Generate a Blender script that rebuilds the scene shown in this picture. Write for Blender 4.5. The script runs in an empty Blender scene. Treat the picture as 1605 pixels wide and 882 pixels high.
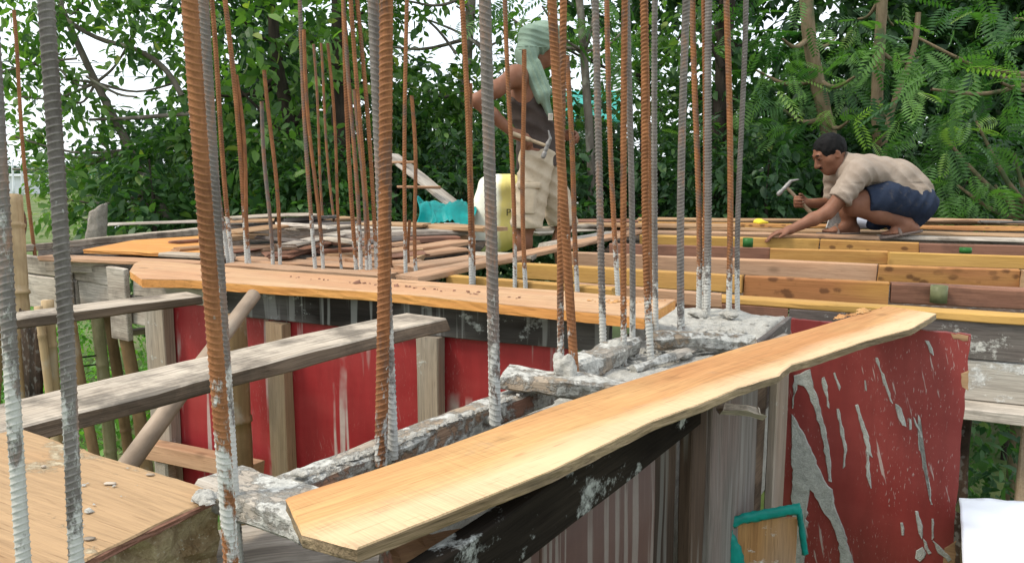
import bpy, math, random
import numpy as np
from mathutils import Vector, Matrix
R = math.radians
random.seed(7)
C = bpy.context.scene.collection
SC = bpy.context.scene

# ------------------------------------------------------------------ camera
F, CX, CY, HORIZON, H = 1260.0, 802.5, 441.0, 265.0, 0.41
PITCH = math.atan((CY - HORIZON) / F)
cam_d = bpy.data.cameras.new("camera")
cam_d.sensor_width = 36.0
cam_d.lens = 36.0 * F / 1605.0
cam_d.clip_start, cam_d.clip_end = 0.05, 3000.0
cam = bpy.data.objects.new("camera", cam_d)
cam.location = (0, 0, H)
cam.rotation_euler = (math.pi / 2 - PITCH, 0, 0)
C.objects.link(cam)
SC.camera = cam

# ------------------------------------------------------------------ sky, sun, exposure
SUN_EL, SUN_AZ = R(54), R(-108)          # azimuth measured from +Y towards +X
world = bpy.data.worlds.new("World")
SC.world = world
world.use_nodes = True
wn = world.node_tree
bg = wn.nodes["Background"]
sky = wn.nodes.new("ShaderNodeTexSky")
sky.sky_type = 'NISHITA'
sky.sun_disc = False
sky.sun_elevation = SUN_EL
sky.sun_rotation = SUN_AZ
sky.air_density, sky.dust_density, sky.ozone_density = 1.0, 2.5, 1.0
tc = wn.nodes.new("ShaderNodeTexCoord")
cl = wn.nodes.new("ShaderNodeTexNoise")
cl.inputs['Scale'].default_value = 2.2
cl.inputs['Detail'].default_value = 5
cr = wn.nodes.new("ShaderNodeValToRGB")
cr.color_ramp.elements[0].position, cr.color_ramp.elements[1].position = 0.25, 0.6
cr.color_ramp.elements[0].color = (0.55, 0.55, 0.55, 1)
cr.color_ramp.elements[1].color = (0.9, 0.9, 0.9, 1)
mx = wn.nodes.new("ShaderNodeMix"); mx.data_type = 'RGBA'
wn.links.new(tc.outputs['Generated'], cl.inputs['Vector'])
wn.links.new(cl.outputs['Fac'], cr.inputs['Fac'])
wn.links.new(cr.outputs['Color'], mx.inputs[0])
wn.links.new(sky.outputs['Color'], mx.inputs[6])
mx.inputs[7].default_value = (6.6, 7.0, 7.4, 1)     # the thin bright cloud layer
wn.links.new(mx.outputs[2], bg.inputs['Color'])
bg.inputs['Strength'].default_value = 0.13

sun_d = bpy.data.lights.new("sun", 'SUN')
sun_d.energy, sun_d.angle, sun_d.color = 1.5, R(12), (1.0, 0.91, 0.76)
sun = bpy.data.objects.new("sun", sun_d)
sd = Vector((math.sin(SUN_AZ) * math.cos(SUN_EL), math.cos(SUN_AZ) * math.cos(SUN_EL), math.sin(SUN_EL)))
sun.rotation_euler = sd.to_track_quat('Z', 'Y').to_euler()
sun.location = sd * 30
C.objects.link(sun)
SC.view_settings.view_transform = 'Standard'
SC.view_settings.look = 'None'
SC.view_settings.gamma = 1.0
SC.view_settings.use_curve_mapping = False
SC.view_settings.exposure = 0.88

# ------------------------------------------------------------------ placing helpers
FWD = Vector((0, math.cos(PITCH), -math.sin(PITCH)))
UPV = Vector((0, math.sin(PITCH), math.cos(PITCH)))
def ray(u, v):
    return (FWD + Vector((1, 0, 0)) * ((u - CX) / F) - UPV * ((v - CY) / F))
def P(u, v, z=0.0):
    """the point at height z that the photograph shows at pixel (u, v)"""
    d = ray(u, v)
    t = (z - H) / d.z
    return Vector((d.x * t, d.y * t, z))
def D(u, v, y):
    """the point at distance y that the photograph shows at pixel (u, v)"""
    d = ray(u, v)
    t = y / d.y
    return Vector((d.x * t, y, H + d.z * t))
AX_A = Vector((math.cos(R(-30)), math.sin(R(-30)), 0))
AX_B = Vector((-AX_A.y, AX_A.x, 0))

def tag(o, label, cat, group=None, kind=None):
    o['label'] = label
    o['category'] = cat
    if group: o['group'] = group
    if kind: o['kind'] = kind
    return o
def empty(name, loc, label, cat, group=None):
    o = bpy.data.objects.new(name, None)
    o.empty_display_size = 0.1
    C.objects.link(o)
    o.location = loc
    return tag(o, label, cat, group)
def link(name, me, mat=None, parent=None, mw=None):
    o = bpy.data.objects.new(name, me)
    C.objects.link(o)
    if mat is not None and not me.materials:
        me.materials.append(mat)
    if parent is not None:
        o.parent = parent
        o.matrix_parent_inverse = parent_inv(parent)
    if mw is not None:
        o.matrix_basis = mw
    return o
def world_m(o):
    m = o.matrix_basis.copy()      # the object's matrix in the scene, known before any update
    if o.parent is not None:
        m = world_m(o.parent) @ o.matrix_parent_inverse @ m
    return m
def parent_inv(p):
    return world_m(p).inverted()
def mesh(name, vs, fs, smooth=False):
    me = bpy.data.meshes.new(name)
    me.from_pydata([tuple(v) for v in vs], [], fs)
    if smooth:
        me.polygons.foreach_set('use_smooth', [True] * len(me.polygons))
    me.update()
    return me
def mesh_np(name, V, Q, smooth=False, n=4):
    """fast mesh from numpy vertices and faces with n corners each"""
    me = bpy.data.meshes.new(name)
    me.vertices.add(len(V)); me.vertices.foreach_set('co', np.ascontiguousarray(V, dtype=np.float32).ravel())
    me.loops.add(Q.size); me.loops.foreach_set('vertex_index', np.ascontiguousarray(Q, dtype=np.int32).ravel())
    me.polygons.add(len(Q)); me.polygons.foreach_set('loop_start', np.arange(0, Q.size, n, dtype=np.int32))
    try: me.polygons.foreach_set('loop_total', np.full(len(Q), n, dtype=np.int32))
    except Exception: pass
    if smooth: me.polygons.foreach_set('use_smooth', np.ones(len(Q), dtype=bool))
    me.update(calc_edges=True)
    return me

# ------------------------------------------------------------------ material helpers
class NT:
    def __init__(self, name):
        self.m = bpy.data.materials.new(name)
        self.m.use_nodes = True
        self.t = self.m.node_tree
        self.b = self.t.nodes["Principled BSDF"]
        self.b.inputs['Specular IOR Level'].default_value = 0.15
    def n(self, typ, ins=None, **at):
        nd = self.t.nodes.new(typ)
        for k, v in at.items(): setattr(nd, k, v)
        for k, v in (ins or {}).items(): self.set(nd.inputs[k], v)
        return nd
    def set(self, sock, v):
        if isinstance(v, bpy.types.NodeSocket): self.t.links.new(v, sock)
        elif isinstance(v, (tuple, list)) and len(v) == 3 and sock.type == 'RGBA': sock.default_value = (*v, 1)
        else: sock.default_value = v
    def noise(self, vec, scale, detail=4, rough=0.55, dist=0.0):
        return self.n("ShaderNodeTexNoise", {'Vector': vec, 'Scale': scale, 'Detail': detail, 'Roughness': rough, 'Distortion': dist}).outputs['Fac']
    def ramp(self, fac, stops):
        r = self.n("ShaderNodeValToRGB", {'Fac': fac})
        e = r.color_ramp.elements
        while len(e) < len(stops): e.new(0.5)
        for el, (p, c) in zip(e, stops):
            el.position = p
            el.color = (c, c, c, 1) if isinstance(c, (int, float)) else (*c, 1)
        return r.outputs['Color']
    def step(self, fac, lo, hi):
        return self.n("ShaderNodeMapRange", {'Value': fac, 'From Min': lo, 'From Max': hi}, clamp=True).outputs['Result']
    def mix(self, fac, a, b, mode='MIX'):
        m = self.n("ShaderNodeMix", data_type='RGBA', blend_type=mode)
        self.set(m.inputs[0], fac); self.set(m.inputs[6], a); self.set(m.inputs[7], b)
        return m.outputs[2]
    def math(self, op, a, b=0.0):
        m = self.n("ShaderNodeMath", operation=op)
        self.set(m.inputs[0], a); self.set(m.inputs[1], b)
        return m.outputs[0]
    def coord(self, scale=(1, 1, 1), rand=True):
        c = self.n("ShaderNodeTexCoord").outputs['Object']
        if rand:
            oi = self.n("ShaderNodeObjectInfo").outputs['Random']
            off = self.n("ShaderNodeCombineXYZ", {'X': self.math('MULTIPLY', oi, 37.0), 'Y': self.math('MULTIPLY', oi, 91.0), 'Z': self.math('MULTIPLY', oi, 53.0)}).outputs[0]
            a = self.n("ShaderNodeVectorMath", operation='ADD'); self.set(a.inputs[0], c); self.set(a.inputs[1], off)
            c = a.outputs[0]
        return self.scaled(c, scale)
    def scaled(self, c, scale):
        m = self.n("ShaderNodeVectorMath", operation='MULTIPLY'); self.set(m.inputs[0], c); m.inputs[1].default_value = scale
        return m.outputs[0]
    def bump(self, h, strength=0.3, dist=0.005):
        self.set(self.b.inputs['Normal'], self.n("ShaderNodeBump", {'Height': h, 'Strength': strength, 'Distance': dist}).outputs[0])
    def col(self, c): self.set(self.b.inputs['Base Color'], c)
    def rough(self, r): self.set(self.b.inputs['Roughness'], r)
CEM = (0.53, 0.52, 0.475)
def wood(name, c1, c2, c3=None, cement=0.0, knots=0.0, stain=0.0, rough=0.72, bump=0.35, fine=0.45, drips=0.0, cemcol=CEM, spots=0.0, axis='x', patch=0.75, sap=None, saw=0.0, spec=None):
    t = NT(name)
    if spec is not None: t.b.inputs['Specular IOR Level'].default_value = spec
    def sc(a, b): return (a, b, b) if axis == 'x' else (b, b, a)
    c = t.coord((1, 1, 1))
    warp = t.noise(t.scaled(c, sc(1.2, 4)), 1.0, 2)
    cc = t.n("ShaderNodeVectorMath", operation='ADD'); t.set(cc.inputs[0], c)
    t.set(cc.inputs[1], t.n("ShaderNodeCombineXYZ", {'X': 0.0 if axis == 'x' else t.math('MULTIPLY', warp, .05), 'Y': t.math('MULTIPLY', warp, 0.06), 'Z': t.math('MULTIPLY', warp, 0.03) if axis == 'x' else 0.0}).outputs[0])
    cw = cc.outputs[0]
    g1 = t.noise(t.scaled(cw, sc(1.6, 22)), 1.0, 5, 0.6)
    col = t.ramp(g1, [(0.3, c1), (0.72, c2)])
    if c3 is not None:
        big = t.noise(t.scaled(c, sc(1.3, 5)), 1.0, 3)
        col = t.mix(t.math('MULTIPLY', t.step(big, 0.43, 0.60), patch), col, c3)
    g2 = t.noise(t.scaled(cw, sc(5, 170)), 1.0, 3, 0.7)
    col = t.mix(fine, col, t.ramp(g2, [(0.3, 0.35), (0.62, 1.0)]), 'MULTIPLY')
    if sap is not None:      # the paler sapwood along one edge of the board
        oy = t.n('ShaderNodeSeparateXYZ', {0: t.n('ShaderNodeTexCoord').outputs['Object']}).outputs['Y']
        sm = t.step(t.math('ADD', oy, t.math('MULTIPLY', t.noise(t.scaled(c, (2.5, 10, 10)), 1.0, 3), .09)), .040, -.008)
        col = t.mix(t.math('MULTIPLY', sm, .85), col, sap)
    if saw:                  # saw marks across the grain
        sw = t.noise(t.scaled(c, (330, 9, 9)), 1.0, 2)
        sg = t.noise(t.scaled(c, (5, 12, 12)), 1.0, 3)
        col = t.mix(t.math('MULTIPLY', t.step(sg, .4, .6), saw), col, t.ramp(sw, [(.35, .55), (.6, 1.0)]), 'MULTIPLY')
        gr = t.noise(t.scaled(c, (9, 14, 14)), 1.0, 7, .7)
        col = t.mix(t.math('MULTIPLY', t.step(gr, .60, .70), .35), col, (.30, .22, .15))
    pore = t.noise(t.scaled(c, sc(14, 320)), 1.0, 2)
    col = t.mix(t.math('MULTIPLY', t.step(pore, 0.62, 0.7), 0.4), col, tuple(x * 0.35 for x in c1))
    if knots:
        v = t.n("ShaderNodeTexVoronoi", {'Vector': t.scaled(c, sc(4.5, 9)), 'Scale': 1.0, 'Randomness': 1.0}).outputs['Distance']
        k = t.math('MULTIPLY', t.step(v, 0.16, 0.07), knots)
        col = t.mix(k, col, tuple(x * 0.18 for x in c1))
    if spots:
        v = t.n("ShaderNodeTexVoronoi", {'Vector': t.scaled(c, sc(16, 26)), 'Scale': 1.0, 'Randomness': 1.0}).outputs['Distance']
        gate = t.step(t.noise(t.scaled(c, sc(3.0, 5)), 1.0, 2), 0.40, 0.5)
        col = t.mix(t.math('MULTIPLY', t.math('MULTIPLY', t.step(t.math('ADD', v, t.math('MULTIPLY', t.noise(t.scaled(c, (90, 90, 90)), 1.0, 3), .25)), 0.50, 0.34), gate), spots), col, (0.09, 0.04, 0.02))
    if stain:
        s = t.noise(t.scaled(c, (5, 5, 5)), 1.0, 6, 0.65)
        col = t.mix(t.math('MULTIPLY', t.step(s, 0.50, 0.62), stain), col, (0.03, 0.025, 0.02))
    hgt = t.math('ADD', t.math('MULTIPLY', g2, 0.6), t.math('MULTIPLY', g1, 0.8))
    if drips:
        dr = t.noise(t.scaled(c, (45, 45, 1.6)), 1.0, 2, 0.4)
        dm = t.math('MULTIPLY', t.step(dr, 0.56, 0.62), drips)
        col = t.mix(dm, col, (0.30, 0.30, 0.28))
    if cement:
        s = t.noise(t.scaled(c, (9, 14, 14)), 1.0, 9, 0.68)
        s2 = t.noise(t.scaled(c, (70, 70, 70)), 1.0, 4, 0.7)
        m = t.step(t.math('ADD', s, t.math('MULTIPLY', s2, 0.22)), 0.76 - 0.30 * cement, 0.83 - 0.28 * cement)
        cv = t.mix(t.ramp(s2, [(0.35, 0.0), (0.7, 1.0)]), tuple(x * 0.62 for x in cemcol), tuple(min(1, x * 1.2) for x in cemcol))
        col = t.mix(m, col, cv)
        hgt = t.math('ADD', hgt, t.math('MULTIPLY', m, t.math('ADD', 0.6, t.math('MULTIPLY', s2, 1.4))))
    t.col(col); t.rough(rough); t.bump(hgt, bump, 0.004)
    return t.m

MW = {}
MW['fresh'] = wood('fresh_plank_wood', (0.48, 0.22, 0.085), (0.62, 0.325, 0.135), (0.66, 0.40, 0.17), knots=0.35, fine=0.4, sap=(0.72, 0.51, 0.31), saw=.45, bump=0.25)
MW['freshdark'] = wood('orange_plank_wood', (0.49, 0.29, 0.155), (0.65, 0.44, 0.265), (0.53, 0.29, 0.16), knots=0.4, fine=0.4, saw=.35)
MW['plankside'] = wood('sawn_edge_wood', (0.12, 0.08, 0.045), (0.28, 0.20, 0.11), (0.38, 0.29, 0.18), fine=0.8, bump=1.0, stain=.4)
MW['darkside'] = wood('shaded_dark_wood', (0.07, 0.05, 0.035), (0.16, 0.115, 0.08), (0.22, 0.16, 0.11), fine=0.7, stain=.5, bump=1.0)  # shade of plank sides and wall recess put into the wood colour
MW['yellow'] = wood('oiled_yellow_wood', (0.44, 0.25, 0.065), (0.59, 0.36, 0.11), (0.46, 0.26, 0.09), fine=0.25, knots=0.3)
MW['yspot'] = wood('yellow_knotty_wood', (0.40, 0.20, 0.055), (0.55, 0.31, 0.10), (0.32, 0.13, 0.06), fine=0.35, spots=0.75, knots=0.5)
MW['pink'] = wood('pale_pinkish_wood', (0.36, 0.20, 0.115), (0.53, 0.32, 0.19), (0.43, 0.28, 0.18), fine=0.35, knots=0.4)
MW['brown'] = wood('reddish_brown_wood', (0.18, 0.085, 0.055), (0.33, 0.17, 0.11), (0.24, 0.12, 0.08), fine=0.4, stain=0.3)
MW['tan'] = wood('tan_timber_wood', (0.36, 0.22, 0.12), (0.52, 0.35, 0.20), (0.30, 0.17, 0.09), fine=0.45)
MW['orange'] = wood('orange_board_wood', (0.52, 0.22, 0.06), (0.72, 0.38, 0.12), (0.6, 0.26, 0.08), fine=0.3)
MW['grey'] = wood('weathered_grey_wood', (0.30, 0.25, 0.20), (0.54, 0.47, 0.39), (0.62, 0.56, 0.48), fine=0.75, stain=0.35, bump=0.8)
MW['greylight'] = wood('pale_weathered_wood', (0.34, 0.27, 0.20), (0.55, 0.46, 0.36), (0.60, 0.52, 0.42), fine=0.8, stain=0.6, bump=1.0)
MW['greydark'] = wood('dark_weathered_wood', (0.10, 0.09, 0.08), (0.20, 0.18, 0.16), (0.15, 0.12, 0.11), fine=0.6, cement=0.2, stain=0.2)
MW['black'] = wood('oil_blackened_wood', (0.004, 0.0035, 0.003), (0.014, 0.011, 0.009), (0.030, 0.024, 0.018), fine=0.6, cement=0.3, spec=.04, rough=.9, cemcol=(0.30, 0.31, 0.29))
MW['blackdrip'] = wood('blackened_wood_with_drips', (0.015, 0.012, 0.010), (0.045, 0.035, 0.03), (0.14, 0.13, 0.12), fine=0.4, drips=0.5, cement=0.22, cemcol=(0.33, 0.34, 0.32), patch=1.0)
MW['cement'] = wood('cement_crusted_wood', (0.30, 0.22, 0.15), (0.44, 0.36, 0.27), (0.50, 0.46, 0.40), cement=0.72, stain=.2, bump=1.0)
MW['cement2'] = wood('cement_smeared_wood', (0.30, 0.19, 0.12), (0.44, 0.32, 0.22), (0.24, 0.08, 0.06), cement=0.62, bump=1.0)
MW['greyboard'] = wood('grey_grained_board', (0.11, 0.10, 0.09), (0.22, 0.20, 0.18), (0.17, 0.125, 0.11), fine=0.6, drips=0.25, axis='z', bump=0.5)
MW['postdark'] = wood('dark_post_wood', (0.02, 0.013, 0.010), (0.055, 0.036, 0.025), (0.09, 0.058, 0.04), fine=0.5, axis='z', drips=0.25)
MW['post'] = wood('post_wood', (0.34, 0.23, 0.14), (0.50, 0.37, 0.24), (0.40, 0.31, 0.23), fine=0.45, axis='z')
MW['postgrey'] = wood('grey_post_wood', (0.26, 0.20, 0.15), (0.42, 0.34, 0.26), (0.36, 0.32, 0.27), fine=0.5, axis='z', cement=0.15)

def plaster(name, c1, c2, scale=14, bump=0.6, rough=0.9, specks=None):
    t = NT(name)
    c = t.coord()
    a = t.noise(c, scale, 8, 0.65); b = t.noise(c, scale * 6, 4, 0.7)
    col = t.mix(t.ramp(a, [(0.35, 0.0), (0.68, 1.0)]), c1, c2)
    col = t.mix(0.5, col, t.ramp(b, [(0.3, 0.45), (0.6, 1.0)]), 'MULTIPLY')
    if specks: col = t.mix(t.step(b, 0.60, 0.68), col, specks)
    t.col(col); t.rough(rough); t.bump(t.math('ADD', a, t.math('MULTIPLY', b, 0.6)), bump, 0.01)
    return t.m
M_CEM = plaster('fresh_cement', (0.38, 0.37, 0.335), (0.60, 0.58, 0.52), 30, 0.8, specks=(.26,.245,.21))
M_CONC = plaster('rough_concrete', (0.30, 0.20, 0.10), (0.60, 0.50, 0.31), 26, 1.0, specks=(0.62, 0.57, 0.44))

def red_panel_mat(name, base, fade, splash=0.0, drips=0.0, big=False, dth=.575, dsc=26):
    """red film-faced plywood with cement specks, streaks and runs"""
    t = NT(name)
    c = t.coord(rand=not big)
    a = t.noise(t.scaled(c, (2, 2, 5)), 1.0, 6, 0.6)
    col = t.mix(t.ramp(a, [(0.3, 0.0), (0.75, 1.0)]), base, fade)
    fine = t.noise(t.scaled(c, (30, 30, 5)), 1.0, 4, 0.7)
    col = t.mix(0.35, col, t.ramp(fine, [(0.3, 0.55), (0.6, 1.0)]), 'MULTIPLY')
    mask = 0.0
    if drips:
        d = t.noise(t.scaled(c, (dsc, dsc, 1.1)), 1.0, 2, 0.5)
        e = t.noise(t.scaled(c, (5, 5, 3)), 1.0, 4)
        mask = t.math('MULTIPLY', t.math('MULTIPLY', t.step(d, dth, dth + .045), t.step(e, 0.44 if dth > .55 else .3, 0.56 if dth > .55 else .45)), drips)
    if splash:
        # slanting spatter: streak space sheared so that streaks lean as thrown cement does
        sx = t.n("ShaderNodeSeparateXYZ", {0: c})
        xs = t.math('ADD', sx.outputs['X'], t.math('MULTIPLY', sx.outputs['Z'], 0.24))
        cs = t.n("ShaderNodeCombineXYZ", {'X': t.math('MULTIPLY', xs, 75.0), 'Y': 0.0, 'Z': t.math('MULTIPLY', sx.outputs['Z'], 7.0)}).outputs[0]
        s1 = t.noise(cs, 1.0, 3, 0.55)
        gate = t.noise(t.scaled(c, (4.5, 4.5, 4.5)), 1.0, 4)
        m1 = t.math('MULTIPLY', t.step(s1, 0.635, 0.67), t.step(gate, 0.45, 0.55))
        v = t.noise(t.scaled(c, (230, 230, 60)), 1.0, 2)
        m2 = t.math('MULTIPLY', t.step(v, 0.63, 0.68), t.step(gate, 0.46, 0.60))
        mask = t.math('MAXIMUM', mask, t.math('MULTIPLY', t.math('MAXIMUM', t.math('MULTIPLY', m1, .6), t.math('MULTIPLY', m2, .5)), splash))
    cemv = t.mix(t.noise(c, 60, 3), (0.40, 0.40, 0.36), (0.62, 0.62, 0.57))
    col = t.mix(mask, col, cemv)
    t.col(col); t.rough(t.mix(mask, (0.42,) * 3, (0.9,) * 3))
    t.bump(t.math('ADD', t.math('MULTIPLY', fine, 0.2), mask), 0.4, 0.003)
    t.b.inputs['Specular IOR Level'].default_value = 0.35
    return t.m
M_RED = red_panel_mat('red_shuttering_ply', (0.27, 0.010, 0.016), (0.35, 0.045, 0.045), splash=0.3, drips=0.6)
M_REDBIG = red_panel_mat('red_shuttering_ply_spattered', (0.185, 0.018, 0.017), (0.26, 0.05, 0.045), splash=0.85, drips=0.0, big=True)
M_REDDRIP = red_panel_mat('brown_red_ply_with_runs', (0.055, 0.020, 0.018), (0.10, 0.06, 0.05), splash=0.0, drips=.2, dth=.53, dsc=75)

def simple(name, c, rough=0.6, var=0.25, scale=20, bump=0.2, metal=0.0, trans=0.0):
    t = NT(name)
    k = t.coord()
    a = t.noise(k, scale, 5, 0.6)
    t.col(t.mix(t.ramp(a, [(0.3, 0.0), (0.7, 1.0)]), tuple(x * (1 - var) for x in c), tuple(min(1, x * (1 + var)) for x in c)))
    t.rough(rough); t.bump(a, bump, 0.003)
    t.b.inputs['Metallic'].default_value = metal
    return t.m

def rebar_mat():
    t = NT('ribbed_rebar_steel')
    c = t.n("ShaderNodeTexCoord").outputs['Object']
    rust = t.n("ShaderNodeAttribute", attribute_type='OBJECT', attribute_name='rust').outputs['Fac']
    cem = t.n("ShaderNodeAttribute", attribute_type='OBJECT', attribute_name='cement').outputs['Fac']
    cr = t.coord()
    a = t.noise(t.scaled(cr, (30, 30, 7)), 1.0, 6, 0.7)
    b = t.noise(cr, 160, 3, 0.7)
    rc = t.mix(t.ramp(a, [(0.3, 0.0), (0.7, 1.0)]), (0.10, 0.040, 0.019), (0.36, 0.155, 0.065))
    sc = t.mix(t.ramp(a, [(0.3, 0.0), (0.7, 1.0)]), (0.10, 0.085, 0.075), (0.24, 0.22, 0.205))
    f = t.step(t.math('ADD', rust, t.math('MULTIPLY', t.math('SUBTRACT', a, 0.5), 1.9)), 0.25, 0.75)
    col = t.mix(f, sc, rc)
    col = t.mix(0.45, col, t.ramp(b, [(0.3, 0.45), (0.65, 1.0)]), 'MULTIPLY')
    rib = t.n('ShaderNodeAttribute', attribute_name='rib').outputs['Fac']
    col = t.mix(t.math('MULTIPLY', rib, .55), col, t.mix(f, (0.34, 0.31, 0.28), (0.46, 0.22, 0.10)))
    z = t.n("ShaderNodeSeparateXYZ", {0: c}).outputs['Z']
    grad = t.step(t.math('SUBTRACT', z, cem), 0.26, -0.10)
    s = t.noise(t.scaled(cr, (60, 60, 26)), 1.0, 6, 0.7)
    m = t.step(t.math('ADD', t.math('MULTIPLY', s, 1.7), t.math('MULTIPLY', grad, 0.62)), 1.20, 1.34)
    speck = t.math('MULTIPLY', t.step(t.noise(t.scaled(cr, (70, 70, 50)), 1.0, 2), 0.73, 0.76), 0.8)
    m = t.math('MAXIMUM', m, speck)
    col = t.mix(m, col, t.mix(b, (0.36, 0.36, 0.33), (0.60, 0.59, 0.55)))
    t.col(col); t.rough(t.mix(m, (0.62,) * 3, (0.92,) * 3))
    t.bump(t.math('ADD', t.math('MULTIPLY', m, 1.0), t.math('MULTIPLY', b, 0.4)), 0.6, 0.002)
    return t.m
M_BAR = rebar_mat()

def bamboo_mat(name, c1, c2):
    t = NT(name)
    c = t.coord()
    a = t.noise(t.scaled(c, (30, 30, 2)), 1.0, 5, 0.6)
    b = t.noise(t.scaled(c, (6, 6, 4)), 1.0, 5, 0.6)
    col = t.mix(t.ramp(a, [(0.3, 0.0), (0.7, 1.0)]), c1, c2)
    col = t.mix(t.math('MULTIPLY', t.step(b, 0.5, 0.68), 0.6), col, tuple(x * 0.45 for x in c1))
    col = t.mix(t.math('MULTIPLY', t.step(b, 0.44, 0.34), 0.4), col, (0.5, 0.48, 0.42))
    t.col(col); t.rough(0.6); t.bump(a, 0.3, 0.003)
    return t.m
M_BAM = bamboo_mat('dry_bamboo', (0.34, 0.23, 0.12), (0.52, 0.39, 0.23))
M_BAMD = bamboo_mat('old_brown_bamboo', (0.16, 0.10, 0.05), (0.28, 0.18, 0.09))
M_BAMG = bamboo_mat('greenish_bamboo', (0.20, 0.18, 0.09), (0.33, 0.30, 0.17))

# ------------------------------------------------------------------ lumber
def frame(x, zhint=Vector((0, 0, 1))):
    x = x.normalized()
    y = zhint.cross(x).normalized()
    z = x.cross(y)
    return Matrix((x, y, z)).transposed()
def smooth1d(rng, n, amp, k=5):
    a = rng.normal(0, 1, n + 2 * k)
    w = np.ones(k) / k
    return (np.convolve(a, w, 'same')[k:k + n]) * amp * 1.6
def lumber_mesh(name, L, W, T, seed=0, rough=0.003, ch=0.003, step=0.07, ends=0.006, bow=0.0):
    """sawn timber: length along X, width along Y, thickness along Z, edges eased and uneven, ends not square"""
    rng = np.random.default_rng(seed)
    n = max(3, int(L / step) + 1)
    xs = np.linspace(-L / 2, L / 2, n)
    ch = min(ch, W * 0.3, T * 0.3)
    corners = [(-W/2, -T/2, 1, 1), (W/2, -T/2, -1, 1), (W/2, T/2, -1, -1), (-W/2, T/2, 1, -1)]
    jy = [smooth1d(rng, n, rough) for _ in range(4)]; jz = [smooth1d(rng, n, rough * 0.6) for _ in range(4)]
    jc = [np.abs(smooth1d(rng, n, rough * 0.8)) + ch for _ in range(4)]
    bw = bow * np.sin(np.linspace(0, math.pi, n)) + smooth1d(rng, n, bow * 0.2)
    vs, fs = [], []
    for i in range(n):
        for k, (y, z, sy, sz) in enumerate(corners):
            yy, zz, c = y + jy[k][i], z + jz[k][i] + bw[i], jc[k][i]
            ex = 0.0
            if i in (0, n - 1): ex = rng.uniform(-ends, ends)
            a, b = (xs[i] + ex, yy, zz + sz * c), (xs[i] + ex, yy + sy * c, zz)
            vs += [a, b] if k % 2 == 0 else [b, a]
    for i in range(n - 1):
        for k in range(8):
            k2 = (k + 1) % 8
            fs.append((i * 8 + k, i * 8 + k2, (i + 1) * 8 + k2, (i + 1) * 8 + k))
    fs.append(tuple(range(7, -1, -1))); fs.append(tuple(range((n - 1) * 8, n * 8)))
    return mesh(name, vs, fs)
_seed = [100]
def lumber(name, A, B, W, T, mat, away=True, parent=None, roll=0.0, side=None, **kw):
    """A, B: ends of the near top edge; the timber's width runs away from the camera"""
    _seed[0] += 1
    A, B = Vector(A), Vector(B)
    x = (B - A)
    fr = frame(x)
    y = fr.col[1]; z = fr.col[2]
    mid = (A + B) / 2
    s = 1.0 if y.y > 0 else -1.0
    if not away: s = -s
    cen = mid + y * (s * W / 2) - z * (T / 2)
    me = lumber_mesh(name, x.length, W, T, _seed[0], **kw)
    if side is not None:      # sides and underside in a second material, the grey planks' in painted shade
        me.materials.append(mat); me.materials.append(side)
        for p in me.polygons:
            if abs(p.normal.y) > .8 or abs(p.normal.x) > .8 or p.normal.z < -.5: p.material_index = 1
    m = Matrix.Translation(cen) @ (fr @ Matrix.Rotation(roll, 3, 'X')).to_4x4()
    return link(name, me, mat, parent, m)
def upright(name, A, B, W, T, mat, parent=None, ydir=None, **kw):
    """post between A and B (centre line); W along ydir, T across"""
    _seed[0] += 1
    A, B = Vector(A), Vector(B)
    x = (B - A).normalized()
    yd = Vector(ydir or AX_A)
    y = (yd - x * yd.dot(x)).normalized()
    z = x.cross(y)
    me = lumber_mesh(name, (B - A).length, W, T, _seed[0], **kw)
    m = Matrix.Translation((A + B) / 2) @ Matrix((x, y, z)).transposed().to_4x4()
    o = link(name, me, mat, parent, m)
    return o
def outline_board(name, pts, z, T, mat, parent=None, ang=0.0, jitter=0.002, res=0.02, seed=1, side=None, top_noise=0.0):
    """a board cut to an outline (counter-clockwise seen from above), its sides sawn rough"""
    rng = np.random.default_rng(seed)
    out = []
    n = len(pts)
    for i in range(n):
        a, b = Vector(pts[i]), Vector(pts[(i + 1) % n])
        k = max(1, int((b - a).length / res))
        for j in range(k): out.append(a.lerp(b, j / k))
    m = len(out)
    cen = sum(out, Vector((0, 0, 0))) / m; cen.z = z
    rot = Matrix.Rotation(ang, 3, 'Z'); inv = rot.transposed()
    loc = [inv @ (Vector((p.x, p.y, z)) - cen) for p in out]
    vs, fs = [], []
    for ring, zz in enumerate((0.0, -0.0025, -T * 0.35, -T * 0.7, -T + .002, -T)):
        inset = 0.0025 if ring in (0, 5) else 0.0
        for p in loc:
            r = Vector((p.x, p.y, 0)); rl = max(r.length, 1e-6)
            j = Vector((rng.normal(0, jitter), rng.normal(0, jitter), 0)) if ring not in (0,) else Vector((rng.normal(0, jitter * .4), rng.normal(0, jitter * .4), 0))
            vs.append(p + j - r / rl * inset + Vector((0, 0, zz)))
    for ring in range(5):
        for i in range(m):
            i2 = (i + 1) % m
            fs.append((ring * m + i, (ring + 1) * m + i, (ring + 1) * m + i2, ring * m + i2))
    fs.append(tuple(range(m))); fs.append(tuple(range(6 * m - 1, 5 * m - 1, -1)))
    me = mesh(name, vs, fs)
    me.materials.append(mat)
    if side is not None:
        me.materials.append(side)
        for p in me.polygons:
            if m <= p.vertices[0] < 5 * m and p.index < 5 * m: p.material_index = 1
    o = link(name, me, None, parent, Matrix.Translation(cen) @ rot.to_4x4())
    return o
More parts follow.
